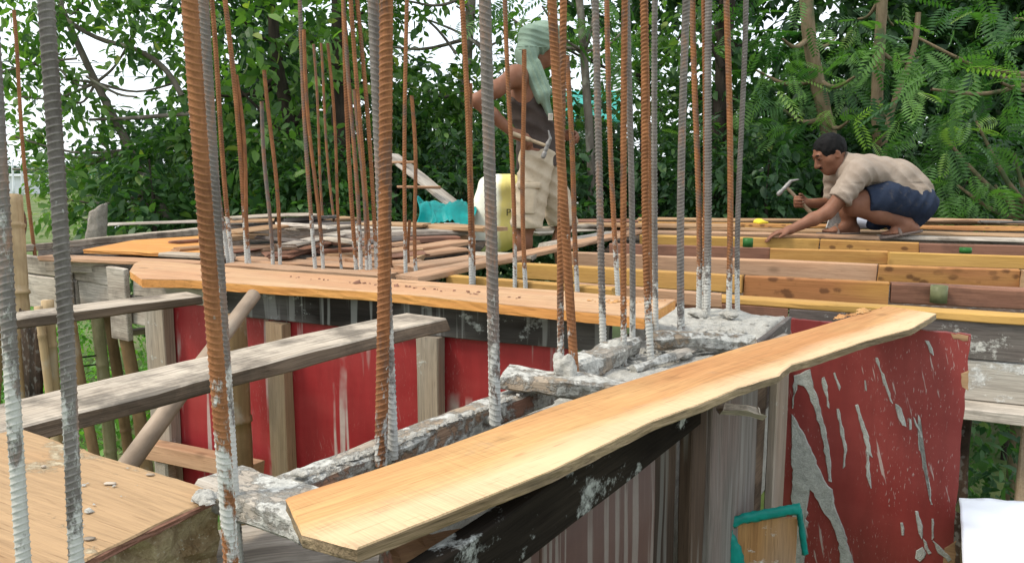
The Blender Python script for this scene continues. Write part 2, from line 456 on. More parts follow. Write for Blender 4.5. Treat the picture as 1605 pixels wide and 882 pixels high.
def box_at(name, O, ex, ey, s, n, z, mat, parent=None, step=0.1, rough=0.002, ch=0.002, grain='x'):
    """box in a wall's own frame: s along ex, n along ey, z up"""
    _seed[0] += 1
    L, W, T = abs(s[1] - s[0]), abs(n[1] - n[0]), abs(z[1] - z[0])
    cen = O + ex * (sum(s) / 2) + ey * (sum(n) / 2); cen = Vector((cen.x, cen.y, sum(z) / 2))
    up = Vector((0, 0, 1))
    if grain == 'x':
        me = lumber_mesh(name, L, W, T, _seed[0], rough=rough, ch=ch, step=step)
        y = up.cross(ex); m3 = Matrix((ex, y, up)).transposed()
    else:   # local Z stays vertical for the grain of upright timber
        me = lumber_mesh(name, T, W, L, _seed[0], rough=rough, ch=ch, step=step)
        rot = Matrix(((0, 0, -1), (0, 1, 0), (1, 0, 0)))
        me.transform(rot.to_4x4())
        y = up.cross(ex); m3 = Matrix((ex, y, up)).transposed()
    return link(name, me, mat, parent, Matrix.Translation(cen) @ m3.to_4x4())
def pole_mesh(name, L, r0, r1, seed=0, nodes=0.0, sides=14, bend=0.0, hollow=False, rough=0.03, step=0.04):
    """round pole along Z with swollen joints (bamboo) or a plain uneven stem"""
    rng = np.random.default_rng(seed)
    n = int(L / step) + 2
    zs = list(np.linspace(0, L, n))
    rings = []
    nz = []
    if nodes:
        z = rng.uniform(0.3, 0.9) * nodes
        while z < L - 0.02:
            nz.append(z); z += nodes * rng.uniform(0.85, 1.15)
        for q in nz: zs += [q - 0.012, q - 0.004, q + 0.004, q + 0.012]
        zs = sorted(set(round(max(0, min(L, q)), 4) for q in zs))
    bx, by = rng.uniform(-1, 1, 2) * bend
    jit = 1 + rng.normal(0, rough, (sides,))
    V = []
    for z in zs:
        r = r0 + (r1 - r0) * z / L
        for q in nz:
            d = abs(z - q)
            if d < 0.010: r *= 1.10
            elif d < 0.02: r *= 0.97
        a = np.arange(sides) * 2 * math.pi / sides
        s = math.sin(math.pi * z / L)
        rr = r * (jit + rng.normal(0, rough * 0.3, sides))
        V.append(np.stack([np.cos(a) * rr + bx * s, np.sin(a) * rr + by * s, np.full(sides, z)], 1))
    V = np.concatenate(V)
    m = len(zs)
    Fc = []
    for i in range(m - 1):
        for k in range(sides):
            k2 = (k + 1) % sides
            Fc.append((i * sides + k, i * sides + k2, (i + 1) * sides + k2, (i + 1) * sides + k))
    Fc.append(tuple(range(sides - 1, -1, -1)))
    if hollow:
        b = len(V); top = V[-sides:].copy(); c = top.mean(0)
        inner = (top - c) * 0.72 + c; low = inner.copy(); low[:, 2] -= r1 * 1.6
        V = np.concatenate([V, inner, low])
        o = (m - 1) * sides
        for k in range(sides):
            k2 = (k + 1) % sides
            Fc.append((o + k, o + k2, b + k2, b + k)); Fc.append((b + k, b + k2, b + sides + k2, b + sides + k))
        Fc.append(tuple(b + sides + k for k in range(sides)))
    else:
        Fc.append(tuple(range((m - 1) * sides, m * sides)))
    return mesh(name, V, Fc, smooth=True)
def pole(name, A, B, r0, r1, mat, parent=None, **kw):
    A, B = Vector(A), Vector(B)
    _seed[0] += 1
    me = pole_mesh(name, (B - A).length, r0, r1, _seed[0], **kw)
    q = (B - A).to_track_quat('Z', 'Y')
    return link(name, me, mat, parent, Matrix.Translation(A) @ q.to_matrix().to_4x4())
# ------------------------------------------------------------------ solids grown from distance fields (people, sacks, cloth, lumps)
def smin(a, b, k):
    h = np.clip(0.5 + 0.5 * (b - a) / k, 0, 1)
    return b + (a - b) * h - k * h * (1 - h)
def vnoise(p, f, seed=0):
    """cheap smooth noise from a few rotated sines"""
    rng = np.random.default_rng(seed)
    o = np.zeros(p.shape[:-1], dtype=np.float32)
    for i in range(6):
        k = rng.normal(0, 1, 3); k = k / np.linalg.norm(k) * f * rng.uniform(0.6, 1.6)
        o += np.sin(p @ k.astype(np.float32) + np.float32(rng.uniform(0, 6.28)))
    return o / 6
class SDF:
    def __init__(s, lo, hi, h):
        s.h = h; s.lo = np.array(lo, dtype=np.float32)
        n = np.ceil((np.array(hi) - np.array(lo)) / h).astype(int) + 1
        s.n = n; s.f = np.full(n, 0.3, dtype=np.float32)
        s.ax = [s.lo[i] + h * np.arange(n[i], dtype=np.float32) for i in range(3)]
    def win(s, lo, hi, m):
        a = np.clip(np.floor((np.array(lo) - m - s.lo) / s.h).astype(int), 0, s.n - 1)
        b = np.clip(np.ceil((np.array(hi) + m - s.lo) / s.h).astype(int) + 1, 1, s.n)
        sl = tuple(slice(a[i], b[i]) for i in range(3))
        g = np.stack(np.meshgrid(*[s.ax[i][sl[i]] for i in range(3)], indexing='ij'), -1)
        return sl, g
    def cap(s, a, b, ra, rb=None, k=0.02, sub=False):
        rb = ra if rb is None else rb
        a, b = np.array(a, dtype=np.float32), np.array(b, dtype=np.float32)
        r = max(ra, rb)
        sl, g = s.win(np.minimum(a, b) - r, np.maximum(a, b) + r, k + 3 * s.h)
        if 0 in g.shape: return s
        ba = b - a; L = max(float(ba @ ba), 1e-9)
        t = np.clip(((g - a) @ ba) / L, 0, 1)
        d = np.linalg.norm(g - a - t[..., None] * ba, axis=-1) - (ra + (rb - ra) * t)
        s.f[sl] = smin(s.f[sl], d, k) if not sub else -smin(-s.f[sl], d, k)
        return s
    def ell(s, c, r, k=0.02, rot=None, sub=False):
        c, r = np.array(c, dtype=np.float32), np.array(r, dtype=np.float32)
        m = float(max(r)) if rot is not None else None
        ext = np.array([m] * 3) if m else r
        sl, g = s.win(c - ext, c + ext, k + 3 * s.h)
        if 0 in g.shape: return s
        p = g - c
        if rot is not None: p = p @ np.array(rot, dtype=np.float32)
        k0 = np.linalg.norm(p / r, axis=-1); k1 = np.linalg.norm(p / (r * r), axis=-1) + 1e-9
        d = k0 * (k0 - 1) / k1
        s.f[sl] = smin(s.f[sl], d, k) if not sub else -smin(-s.f[sl], d, k)
        return s
    def cut(s, pt, nrm):
        """removes what lies beyond the plane, on the side its normal points to"""
        nrm = np.array(nrm, dtype=np.float32); nrm /= np.linalg.norm(nrm); pt = np.array(pt, dtype=np.float32)
        g = (s.ax[0] * nrm[0])[:, None, None] + (s.ax[1] * nrm[1])[None, :, None] + (s.ax[2] * nrm[2])[None, None, :] - float(pt @ nrm)
        s.f = np.maximum(s.f, g.astype(np.float32)); return s
    def wrinkle(s, amp, freq, seed=0, stretch=(1, 1, 1)):
        near = np.abs(s.f) < 0.06
        idx = np.nonzero(near)
        p = np.stack([s.ax[i][idx[i]] * stretch[i] for i in range(3)], -1)
        s.f[idx] += amp * vnoise(p, freq, seed) + amp * 0.5 * vnoise(p, freq * 2.3, seed + 1)
        return s
    def pleat(s, d, wl, amp, seed=0, zmin=-9, zmax=9):
        """parallel folds across direction d, strongest in patches"""
        idx = np.nonzero(np.abs(s.f) < 0.05)
        p = np.stack([s.ax[i][idx[i]] for i in range(3)], -1)
        d = np.array(d, dtype=np.float32); d /= np.linalg.norm(d)
        ph = (p @ d) * (6.2832 / wl) + 1.6 * vnoise(p, 9, seed)
        w = np.clip(.55 + 1.3 * vnoise(p, 7, seed + 3), 0, 1) * ((p[:, 2] > zmin) & (p[:, 2] < zmax))
        s.f[idx] += (amp * w * np.abs(np.sin(ph / 2)) * 2 - amp).astype(np.float32)
        return s
    def mesh(s, name, smooth=True):
        f = s.f.copy()
        for ax in range(3):
            sl = [slice(None)] * 3
            for e in (0, -1):
                sl[ax] = e; f[tuple(sl)] = 0.1
        ins = f < 0
        n = f.shape
        c = sum(ins[i:n[0]-1+i, j:n[1]-1+j, k:n[2]-1+k].astype(np.int8) for i in (0, 1) for j in (0, 1) for k in (0, 1))
        act = (c > 0) & (c < 8)
        idx = np.full(act.shape, -1, dtype=np.int64); ii = np.nonzero(act); m = len(ii[0])
        idx[ii] = np.arange(m)
        acc = np.zeros((m, 3)); cnt = np.zeros(m)
        cor = [(i, j, k) for i in (0, 1) for j in (0, 1) for k in (0, 1)]
        for a in cor:
            for ax in range(3):
                if a[ax]: continue
                b = list(a); b[ax] = 1
                fa = f[ii[0]+a[0], ii[1]+a[1], ii[2]+a[2]]; fb = f[ii[0]+b[0], ii[1]+b[1], ii[2]+b[2]]
                x = (fa < 0) != (fb < 0)
                t = np.where(x, fa / np.where(x, fa - fb, 1), 0)
                p = np.array(a, dtype=float)[None, :].repeat(m, 0); p[:, ax] += t
                acc[x] += p[x]; cnt[x] += 1
        V = (np.stack(ii, 1) + acc / np.maximum(cnt, 1)[:, None]) * s.h + s.lo
        Q = []
        for ax in range(3):
            o1, o2 = (ax + 1) % 3, (ax + 2) % 3
            sa = [slice(None)] * 3; sb = [slice(None)] * 3
            sa[ax] = slice(0, -1); sb[ax] = slice(1, None)
            x = ins[tuple(sa)] != ins[tuple(sb)]
            e = np.array(np.nonzero(x)).T
            e = e[(e[:, o1] > 0) & (e[:, o2] > 0) & (e[:, o1] < n[o1]-1) & (e[:, o2] < n[o2]-1)]
            if not len(e): continue
            fl = ins[tuple(e.T)]
            def at(d1, d2):
                q = e.copy(); q[:, o1] -= d1; q[:, o2] -= d2
                return idx[tuple(q.T)]
            q = np.stack([at(1, 1), at(0, 1), at(0, 0), at(1, 0)], 1)
            q[~fl] = q[~fl][:, ::-1]
            Q.append(q)
        Q = np.concatenate(Q)
        return mesh_np(name, V, Q, smooth)
# ================================================================== the large structure
GZ = -3.0
t = NT('earth_and_grass'); c = t.coord(rand=False)
a = t.noise(c, 0.5, 6); b2 = t.noise(c, 6, 6, 0.7)
t.col(t.mix(t.ramp(a, [(0.4, 0.0), (0.6, 1.0)]), t.mix(b2, (0.05, 0.09, 0.02), (0.12, 0.17, 0.05)), t.mix(b2, (0.10, 0.14, 0.05), (0.20, 0.20, 0.10))))
t.rough(0.95); t.bump(b2, 0.8, 0.05); M_GROUND = t.m
g = link('ground', mesh('ground', [(-1500, -300, GZ), (1500, -300, GZ), (1500, 2500, GZ), (-1500, 2500, GZ)], [(0, 1, 2, 3)]), M_GROUND)
g['kind'] = 'structure'

# ---- the near wall form under the long fresh plank
WO = P(862, 848, -0.082)
WN = Vector((AX_B.y, -AX_B.x, 0))          # out of the wall, towards the camera's right
AX_W = (P(1090, 670, -0.082) - WO).normalized(); WNV = Vector((AX_W.y, -AX_W.x, 0))
def s_at(u, n=0.0):
    k = (u - CX) / F
    # x = k*y' with y' the depth along the view; solve on the level of the wall top
    o = WO + WNV * n
    def uu(s):
        q = o + AX_W * s
        dz = q.z - H
        dep = q.y * math.cos(PITCH) - dz * math.sin(PITCH)
        return q.x / dep - k
    lo, hi = -1.2, 4.0
    for _ in range(50):
        m = (lo + hi) / 2
        if uu(lo) * uu(m) <= 0: hi = m
        else: lo = m
    return (lo + hi) / 2
wall = empty('formwork_wall', (WO.x, WO.y, -0.6), 'dark near formwork wall with black top board and cement-streaked boards under the long fresh plank', 'formwork')
ZB = -0.95
box_at('stained_board', WO, AX_W, WNV, (s_at(700) - 0.45, s_at(1096)), (-0.028, 0.002), (-0.082, -0.004), MW['black'], wall, rough=0.002)
def wpart(name, u0, u1, n0, n1, z1, m, grain='z'):
    return box_at(name, WO, AX_W, WNV, (s_at(u0), s_at(u1)), (n0, n1), (ZB, z1), m, wall, grain=grain)
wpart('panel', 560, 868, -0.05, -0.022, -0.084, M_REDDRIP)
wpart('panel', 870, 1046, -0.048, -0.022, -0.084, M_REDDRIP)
wpart('board', 1049, 1086, -0.045, -0.03, -0.03, MW['postdark'])
wpart('post', 1089, 1109, -0.03, 0.0, -0.03, MW['postdark'])
wpart('board', 1111, 1184, -0.012, 0.008, -0.055, MW['greyboard'])
wpart('board', 1187, 1216, -0.035, -0.02, -0.03, MW['darkside'])  # recess board, the gap's shade put into its dark colour
wpart('post', 1218, 1238, -0.018, 0.004, -0.025, MW['postgrey'])
# splintered stub between the plank and the grey board
A = P(1160, 630, -0.035)
o = lumber('timber_stub', P(1150, 636, -0.03), P(1203, 645, -0.045), 0.05, 0.022, MW['grey'], rough=0.008, step=0.012, ends=0.02, ch=0.008)
tag(o, 'splintered grey timber end poking out above the grey upright board', 'timber')

# ---- red spattered panel on the right
c1 = P(1521, 524.6, -0.005); c0 = P(1434.6, 517, -0.005)
RD = (c1 - c0).normalized()
RN = Vector((RD.y, -RD.x, 0))
tl = (c1 - P(1238, 520, -0.005)).length
# left edge: where the panel's line is seen at u = 1238
def t_line(u, o, d):
    lo, hi = 0.0, 3.0
    k = (u - CX) / F
    def f(s):
        q = o - d * s
        dep = q.y * math.cos(PITCH) - (q.z - H) * math.sin(PITCH)
        return q.x / dep - k
    for _ in range(50):
        m = (lo + hi) / 2
        if f(lo) * f(m) <= 0: hi = m
        else: lo = m
    return (lo + hi) / 2
TL = t_line(1240, c1, RD)
red = empty('red_panel', c1 - RD * (TL / 2) + Vector((0, 0, -1.0)), 'red shuttering panel spattered with grey cement at the end of the long plank', 'panel')
def red_face(name, mat):
    nx, nz = 40, 60
    vs, fs = [], []
    rng = np.random.default_rng(5)
    chip = smooth1d(rng, nz + 1, 0.002, 3)
    for side in (0, 1):
        for j in range(nz + 1):
            for i in range(nx + 1):
                x = -TL + TL * i / nx
                z = -1.15 * j / nz
                if i == nx: x += chip[j]
                if j == 0: z += float(rng.normal(0, 0.0008))
                vs.append((x, 0.0 if side == 0 else 0.016, z))
    W1 = nx + 1; off = W1 * (nz + 1)
    for j in range(nz):
        for i in range(nx):
            q = j * W1 + i
            fs.append((q, q + W1, q + W1 + 1, q + 1)); fs.append((off + q, off + q + 1, off + q + W1 + 1, off + q + W1))
    for j in range(nz):
        for i in (0, nx):
            q = j * W1 + i
            fs.append((q, q + W1, off + q + W1, off + q) if i == nx else (q, off + q, off + q + W1, q + W1))
    for i in range(nx):
        fs.append((i, i + 1, off + i + 1, off + i)); q = nz * W1 + i
        fs.append((q + 1, q, off + q, off + q + 1))
    return mesh(name, vs, fs)
mw_red = Matrix.Translation(c1) @ Matrix((RD, -RN, Vector((0, 0, 1)))).transposed().to_4x4()
link('face', red_face('face', M_REDBIG), M_REDBIG, red, mw_red)
# thick poured-over cement runs lie proud of the ply
def pix_red(u, v):
    d = ray(u, v); o = Vector((0, 0, H))
    tt = (c1 - o).dot(RN) / d.dot(RN)
    q = o + d * tt
    return ((q - c1).dot(RD), q.z - c1.z)
def run(name, pts, th=0.004, seed=0, mat=None):
    """a flat run of hardened cement: closed outline in panel pixels"""
    rng = np.random.default_rng(seed)
    out = []
    n = len(pts)
    for i in range(n):
        a, b = np.array(pts[i], float), np.array(pts[(i + 1) % n], float)
        k = max(1, int(np.linalg.norm(b - a) / 7))
        for j in range(k): out.append(a + (b - a) * j / k + rng.normal(0, 1.1, 2) * (j > 0))
    xz = [pix_red(*p) for p in out]
    vs = [(x, -0.0005, z) for x, z in xz]
    cx, cz = np.mean([p[0] for p in xz]), np.mean([p[1] for p in xz])
    def inset(d):
        r = []
        for i in range(len(xz)):
            p0, p1, p2 = np.array(xz[i-1]), np.array(xz[i]), np.array(xz[(i+1) % len(xz)])
            tg = p2 - p0; tg = tg / (np.linalg.norm(tg) + 1e-9)
            r.append(tuple(p1 + np.array([tg[1], -tg[0]]) * d))
        return r
    area = sum(xz[i][0] * xz[(i+1) % len(xz)][1] - xz[(i+1) % len(xz)][0] * xz[i][1] for i in range(len(xz)))
    ins = inset(0.002 if area < 0 else -0.002)
    vs += [(x, -th, z) for x, z in ins]
    m = len(xz)
    fs = [(i, (i + 1) % m, m + (i + 1) % m, m + i) for i in range(m)] + [tuple(range(m, 2 * m))]
    me = mesh(name, vs, fs)
    return link(name, me, mat or M_RUN, red, mw_red)
M_RUN = plaster('hardened_cement_run', (0.36, 0.37, 0.34), (0.54, 0.55, 0.51), 40, 0.7)
run('cement_run', [(1241, 648), (1262, 681), (1280, 721), (1292, 751), (1305, 766), (1310, 796), (1325, 836), (1339, 884), (1317, 890), (1315, 851), (1302, 816), (1285, 791), (1270, 766), (1266, 791), (1264, 861), (1258, 905), (1241, 905)], 0.006, 1)
run('cement_run', [(1244, 588), (1270, 578), (1272, 590), (1280, 616), (1290, 656), (1300, 701), (1304, 755), (1298, 753), (1290, 691), (1275, 636), (1260, 605), (1250, 602), (1243, 640)], 0.004, 12)
run('cement_run', [(1288, 592), (1292, 590), (1297, 612), (1300, 640), (1296, 636)], 0.002, 13)
run('cement_run', [(1306, 584), (1309, 583), (1318, 606), (1316, 612)], 0.002, 14)
run('cement_run', [(1372, 560), (1376, 560), (1390, 600), (1400, 632), (1395, 628), (1384, 600)], 0.002, 15)
run('cement_run', [(1440, 650), (1442, 690), (1452, 735), (1462, 790), (1459, 790), (1449, 740), (1439, 695)], 0.0015, 16)
for k, pl in enumerate([
    [(1311, 640), (1315, 640), (1323, 672), (1328, 705), (1325, 730), (1321, 733), (1323, 706), (1317, 680)],
    [(1340, 634), (1345, 633), (1356, 668), (1362, 690), (1368, 716), (1363, 712), (1363, 735), (1366, 765), (1360, 752), (1357, 730), (1358, 700), (1350, 672)],
    [(1403, 632), (1408, 634), (1418, 655), (1421, 668), (1414, 666), (1408, 655)],
    [(1424, 654), (1428, 657), (1429, 672), (1425, 673)],
    [(1431, 652), (1434, 655), (1446, 686), (1441, 682)],
    [(1434, 800), (1439, 800), (1446, 830), (1445, 845), (1440, 836)],
    [(1411, 818), (1415, 818), (1417, 838), (1413, 838)],
    [(1460, 812), (1463, 812), (1464, 842), (1460, 845)],
    [(1449, 533), (1456, 534), (1462, 546), (1464, 557), (1457, 552)],
    [(1355, 595), (1357, 596), (1359, 612), (1356, 611)],
    [(1446, 842), (1452, 848), (1460, 866), (1455, 868), (1449, 858)],
    [(1462, 846), (1470, 852), (1492, 876), (1486, 880), (1470, 866)],
    [(1436, 862), (1446, 856), (1452, 866), (1442, 880), (1434, 874)]]):
    run('cement_run', pl, 0.003, 20 + k)
# bare wood where the film has chipped off at the edge
for k, pl in enumerate([[(1506, 585), (1519, 580), (1518, 612), (1508, 606)], [(1480, 858), (1499, 846), (1497, 882), (1478, 884)], [(1490, 522), (1518, 526), (1517, 534), (1494, 531)]]):
    run('bare_patch', pl, 0.0012, 40 + k, MW['tan'])

# ---- edge form of the deck: boards under the yellow ledger
EA, EB = P(1320, 479, -0.062), P(1605, 497, -0.062)
ED = (EB - EA).normalized(); EN = Vector((ED.y, -ED.x, 0))
def e_at(u): return -t_line2(u, EA, ED)
def t_line2(u, o, d):
    lo, hi = -3.0, 4.0
    k = (u - CX) / F
    def f(s):
        q = o - d * s
        dep = q.y * math.cos(PITCH) - (q.z - H) * math.sin(PITCH)
        return q.x / dep - k
    for _ in range(60):
        m = (lo + hi) / 2
        if f(lo) * f(m) <= 0: hi = m
        else: lo = m
    return (lo + hi) / 2
edge = empty('edge_formwork', EA + ED * 0.4 + Vector((0, 0, -0.4)), 'stacked grey edge formwork boards behind the red spattered panel', 'formwork')
def ez(u, v):      # height on the edge form's face at a pixel
    q = EA + ED * e_at(u)
    return D(u, v, q.y).z
SE = e_at(1720)
box_at('board', EA, ED, -EN, (e_at(1238), SE), (0.0, 0.025), (ez(1605, 569), -0.084), MW['greydark'], edge)
box_at('board', EA, ED, -EN, (e_at(1400), SE), (0.004, 0.03), (ez(1605, 634), ez(1605, 571)), wood('pale_limed_wood', (.36, .33, .28), (.55, .51, .44), (.62, .59, .53), cement=.5, cemcol=(.6, .6, .57), fine=.6), edge)
box_at('ledge_board', EA, ED, -EN, (e_at(1430), SE), (-0.11, 0.05), (ez(1605, 634) - 0.04, ez(1605, 634) - 0.003), MW['grey'], edge)
for u, dd in ((1527, 0.0), (1640, 0.0)):
    q = EA + ED * e_at(u)
    upright('post', Vector((q.x, q.y + .02, -3.0)), Vector((q.x, q.y + .02, ez(1605, 634) - 0.045)), 0.06, 0.05, MW['postdark'] if u == 1527 else MW['post'], edge)
o = box_at('board', EA, ED, -EN, (e_at(880), e_at(1237)), (-0.002, 0.022), (ez(1233, 496) - .06, -0.084), MW['brown'])
tag(o, 'dark red-brown edge board just behind the cement-covered column top', 'board')

# ---- red wall under the far plank
RA = P(690, 492, -0.03)
RW = (Vector((math.cos(R(-25)), math.sin(R(-25)), 0)))
RWN = Vector((RW.y, -RW.x, 0))
def r_at(u): return -t_line2(u, RA, RW)
rw = empty('formwork_wall', RA + RW * -0.4 + Vector((0, 0, -0.8)), 'red panelled formwork wall with upright studs beneath the far fresh plank', 'formwork')
rz = lambda u, v: D(u, v, (RA + RW * r_at(u)).y).z
RB = -0.85
for (u0, u1) in ((262, 352), (353, 445), (446, 681), (682, 900)):
    box_at('red_panel', RA, RW, RWN, (r_at(u0), r_at(u1)), (-0.016, 0.0), (RB, -0.03), M_RED, rw)
box_at('stained_board', RA, RW, RWN, (r_at(345), r_at(960)), (0.002, 0.024), (-0.095, 0.003), MW['blackdrip'], rw)
box_at('stained_board', RA, RW, RWN, (r_at(268), r_at(344)), (0.002, 0.024), (-0.07, 0.0), MW['grey'], rw)
def stud(u0, u1, z0, z1, m, n=0.05):
    return box_at('stud', RA, RW, RWN, (r_at(u0), r_at(u1)), (0.004, n), (z0, z1), m, rw, grain='z', rough=0.003)
stud(241, 272, -0.95, -0.075, MW['postgrey'])
stud(430, 456, -0.85, -0.098, MW['post'])
stud(664, 698, -0.85, -0.098, MW['postgrey'])
box_at('rail', RA, RW, RWN, (r_at(252), r_at(420)), (0.052, 0.11), (rz(300, 714), rz(300, 690)), MW['pink'], rw)
q = RA + RW * r_at(272) + RWN * 0.08
upright('prop', Vector((q.x, q.y, -1.3)), Vector((q.x, q.y, rz(300, 714) - .004)), 0.05, 0.05, MW['postgrey'], rw, ydir=RW)
# bamboo post beside the stud
q = RA + RW * r_at(418) + RWN * 0.16
o = pole('bamboo_post', Vector((q.x, q.y, -1.6)), Vector((q.x, q.y, -0.06)), 0.044, 0.043, M_BAMD, nodes=0.36)
tag(o, 'thick brown bamboo post standing against the red wall beside a pale stud', 'bamboo')
# slanting round strut
o = pole('bamboo_strut', D(180, 757, 1.78), D(398, 462, RA.y + 0.05), 0.0245, 0.021, bamboo_mat('grey_peeled_pole', (0.25, 0.185, 0.13), (0.40, 0.31, 0.23)), nodes=0.0, rough=0.02, bend=0.01)
tag(o, 'grey round strut slanting up from the wooden platform to the red wall', 'strut')

# ---- weathered edge form at the far end on the left
LA = P(36, 401, -0.015); LB = P(212, 421, -0.015)
LD = (LB - LA).normalized(); LN = Vector((LD.y, -LD.x, 0))
def l_at(u): return -t_line2(u, LA, LD)
lz = lambda u, v: D(u, v, (LA + LD * l_at(u)).y).z
lf = empty('edge_formwork', LA + LD * 0.5 + Vector((0, 0, -0.3)), 'weathered grey edge formwork of stacked boards beside the tall bamboo', 'formwork')
zt, zm, zb = lz(50, 402), lz(50, 430), lz(50, 482)
for (u0, u1, za, zb_) in ((-30, 113, zm + .002, zt), (-30, 116, zb, zm - .002), (116, 178, zm + .0, zt - .006), (120, 190, zb + .03, zm - .004), (208, 300, zm - .03, zt - .01), (180, 290, zb, zm - .035)):
    box_at('board', LA, LD, LN, (l_at(u0), l_at(u1)), (-0.03, -0.002 + 0.004 * (u0 % 3)), (za, zb_), MW['grey'], lf, rough=0.004)
for u0, u1 in ((104, 116), (178, 205)):
    box_at('batten', LA, LD, LN, (l_at(u0), l_at(u1)), (0.008, 0.035), (zb - .06, zt - .002), MW['grey'], lf, grain='z')
# ================================================================== planks, beams and boards laid on top
# the long fresh plank in front
zp = 0.035
edge_px = [(448, 780), (472, 835), (559, 858), (700, 802), (862, 737), (1026, 657), (1100, 631), (1157, 607), (1190, 596), (1221, 587), (1230, 578), (1241, 570), (1272, 562), (1320, 546), (1358, 533), (1400, 522), (1430, 514), (1468, 491), (1391, 479), (1260, 518), (1171, 541), (1053, 576), (960, 605), (854, 641), (700, 698), (580, 738)]
pts = [P(u, v, zp) for u, v in edge_px]
d0 = (P(1391, 479, zp) - P(448, 780, zp))
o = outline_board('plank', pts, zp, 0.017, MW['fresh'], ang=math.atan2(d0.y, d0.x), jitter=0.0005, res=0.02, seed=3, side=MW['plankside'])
tag(o, 'long fresh orange-yellow plank lying across the near wall form with a wavy edge', 'plank')
# the far fresh plank
edge_px = [(203, 424), (222, 437), (300, 438), (348, 442), (435, 448), (560, 455), (640, 461), (720, 469.5), (800, 477), (937, 490), (1010, 498), (1059, 469), (965, 463), (876, 455), (780, 449), (560, 433), (394, 422), (317, 415), (250, 409), (222, 408), (210, 413)]
pts = [P(u, v, zp) for u, v in edge_px]
d0 = P(1010, 498, zp) - P(300, 438, zp)
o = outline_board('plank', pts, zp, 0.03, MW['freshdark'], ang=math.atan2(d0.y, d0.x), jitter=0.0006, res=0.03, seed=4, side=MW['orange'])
tag(o, 'fresh orange plank lying on the red wall form behind the grey beams', 'plank')
# weathered cross beams
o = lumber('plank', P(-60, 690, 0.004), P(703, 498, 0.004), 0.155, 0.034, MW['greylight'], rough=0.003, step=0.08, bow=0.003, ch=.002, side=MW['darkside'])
tag(o, 'wide weathered grey plank spanning the gap to the red wall', 'plank')
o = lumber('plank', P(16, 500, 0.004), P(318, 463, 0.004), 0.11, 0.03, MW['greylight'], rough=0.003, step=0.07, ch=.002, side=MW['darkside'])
tag(o, 'narrow weathered grey plank spanning the gap behind the wider one', 'plank')

# platform in the near corner
pl = empty('platform', P(150, 780, -0.1), 'brown plywood platform on a crusted concrete block in the near corner', 'platform')
pts = [P(-200, 620, 0.0), P(-420, 900, 0), P(-150, 1080, 0.0), P(40, 940, 0.0), P(132, 877, 0.0), P(219, 835, 0), P(315, 788, 0.0), P(336, 777, 0.0), P(326, 768, 0), P(310, 760, 0.0), P(165, 715, 0), P(33, 671, 0.0)]
pts = pts
outline_board('top_sheet', pts, 0.0, 0.012, MW['sheet'] if 'sheet' in MW else wood('worn_brown_sheet', (0.31, 0.15, 0.062), (0.42, 0.225, 0.10), (0.45, 0.31, 0.175), fine=0.4, bump=0.6, cement=0.2, cemcol=(0.44, 0.36, 0.24)), pl, ang=R(-30), jitter=0.0018, res=0.02, seed=9, side=MW['brown'])
def heightfield_block(name, outline, z0, z1, mat, parent, amp=0.012, seed=1, res=0.02):
    """solid with rough broken sides: rings of the outline pushed in and out"""
    rng = np.random.default_rng(seed)
    out = []
    n = len(outline)
    for i in range(n):
        a, b = Vector(outline[i]), Vector(outline[(i + 1) % n])
        k = max(1, int((b - a).length / res))
        for j in range(k): out.append(a.lerp(b, j / k))
    m = len(out); rings = max(4, int((z1 - z0) / res))
    cen = sum(out, Vector((0, 0, 0))) / m
    p = np.array([[q.x, q.y, 0] for q in out], dtype=np.float32)
    vs, fs = [], []
    for r in range(rings + 1):
        z = z1 + (z0 - z1) * r / rings
        pp = p.copy(); pp[:, 2] = z
        d = vnoise(pp, 40, seed) * amp + vnoise(pp, 110, seed + 1) * amp * .7 + rng.normal(0, amp * .3, m) - amp * 0.6
        for i in range(m):
            q = out[i] - cen; l = max(math.hypot(q.x, q.y), 1e-6)
            vs.append((out[i].x + q.x / l * d[i], out[i].y + q.y / l * d[i], z + (rng.normal(0, amp * .3) if 0 < r < rings else 0)))
    for r in range(rings):
        for i in range(m):
            i2 = (i + 1) % m
            fs.append((r * m + i, (r + 1) * m + i, (r + 1) * m + i2, r * m + i2))
    fs.append(tuple(range(m))); fs.append(tuple(range((rings + 1) * m - 1, rings * m - 1, -1)))
    return link(name, mesh(name, vs, fs), mat, parent)
pts2 = [P(-200, 630, -0.02), P(-420, 900, -.02), P(-150, 1080, -0.02), P(40, 950, -0.02), P(140, 893, -0.02), P(222, 850, -0.02), P(318, 800, -0.02), P(342, 787, -0.02), P(300, 765, -0.02), P(33, 680, -0.02)]
heightfield_block('concrete_block', pts2, -0.5, -0.014, M_CONC, pl, 0.016, 4)

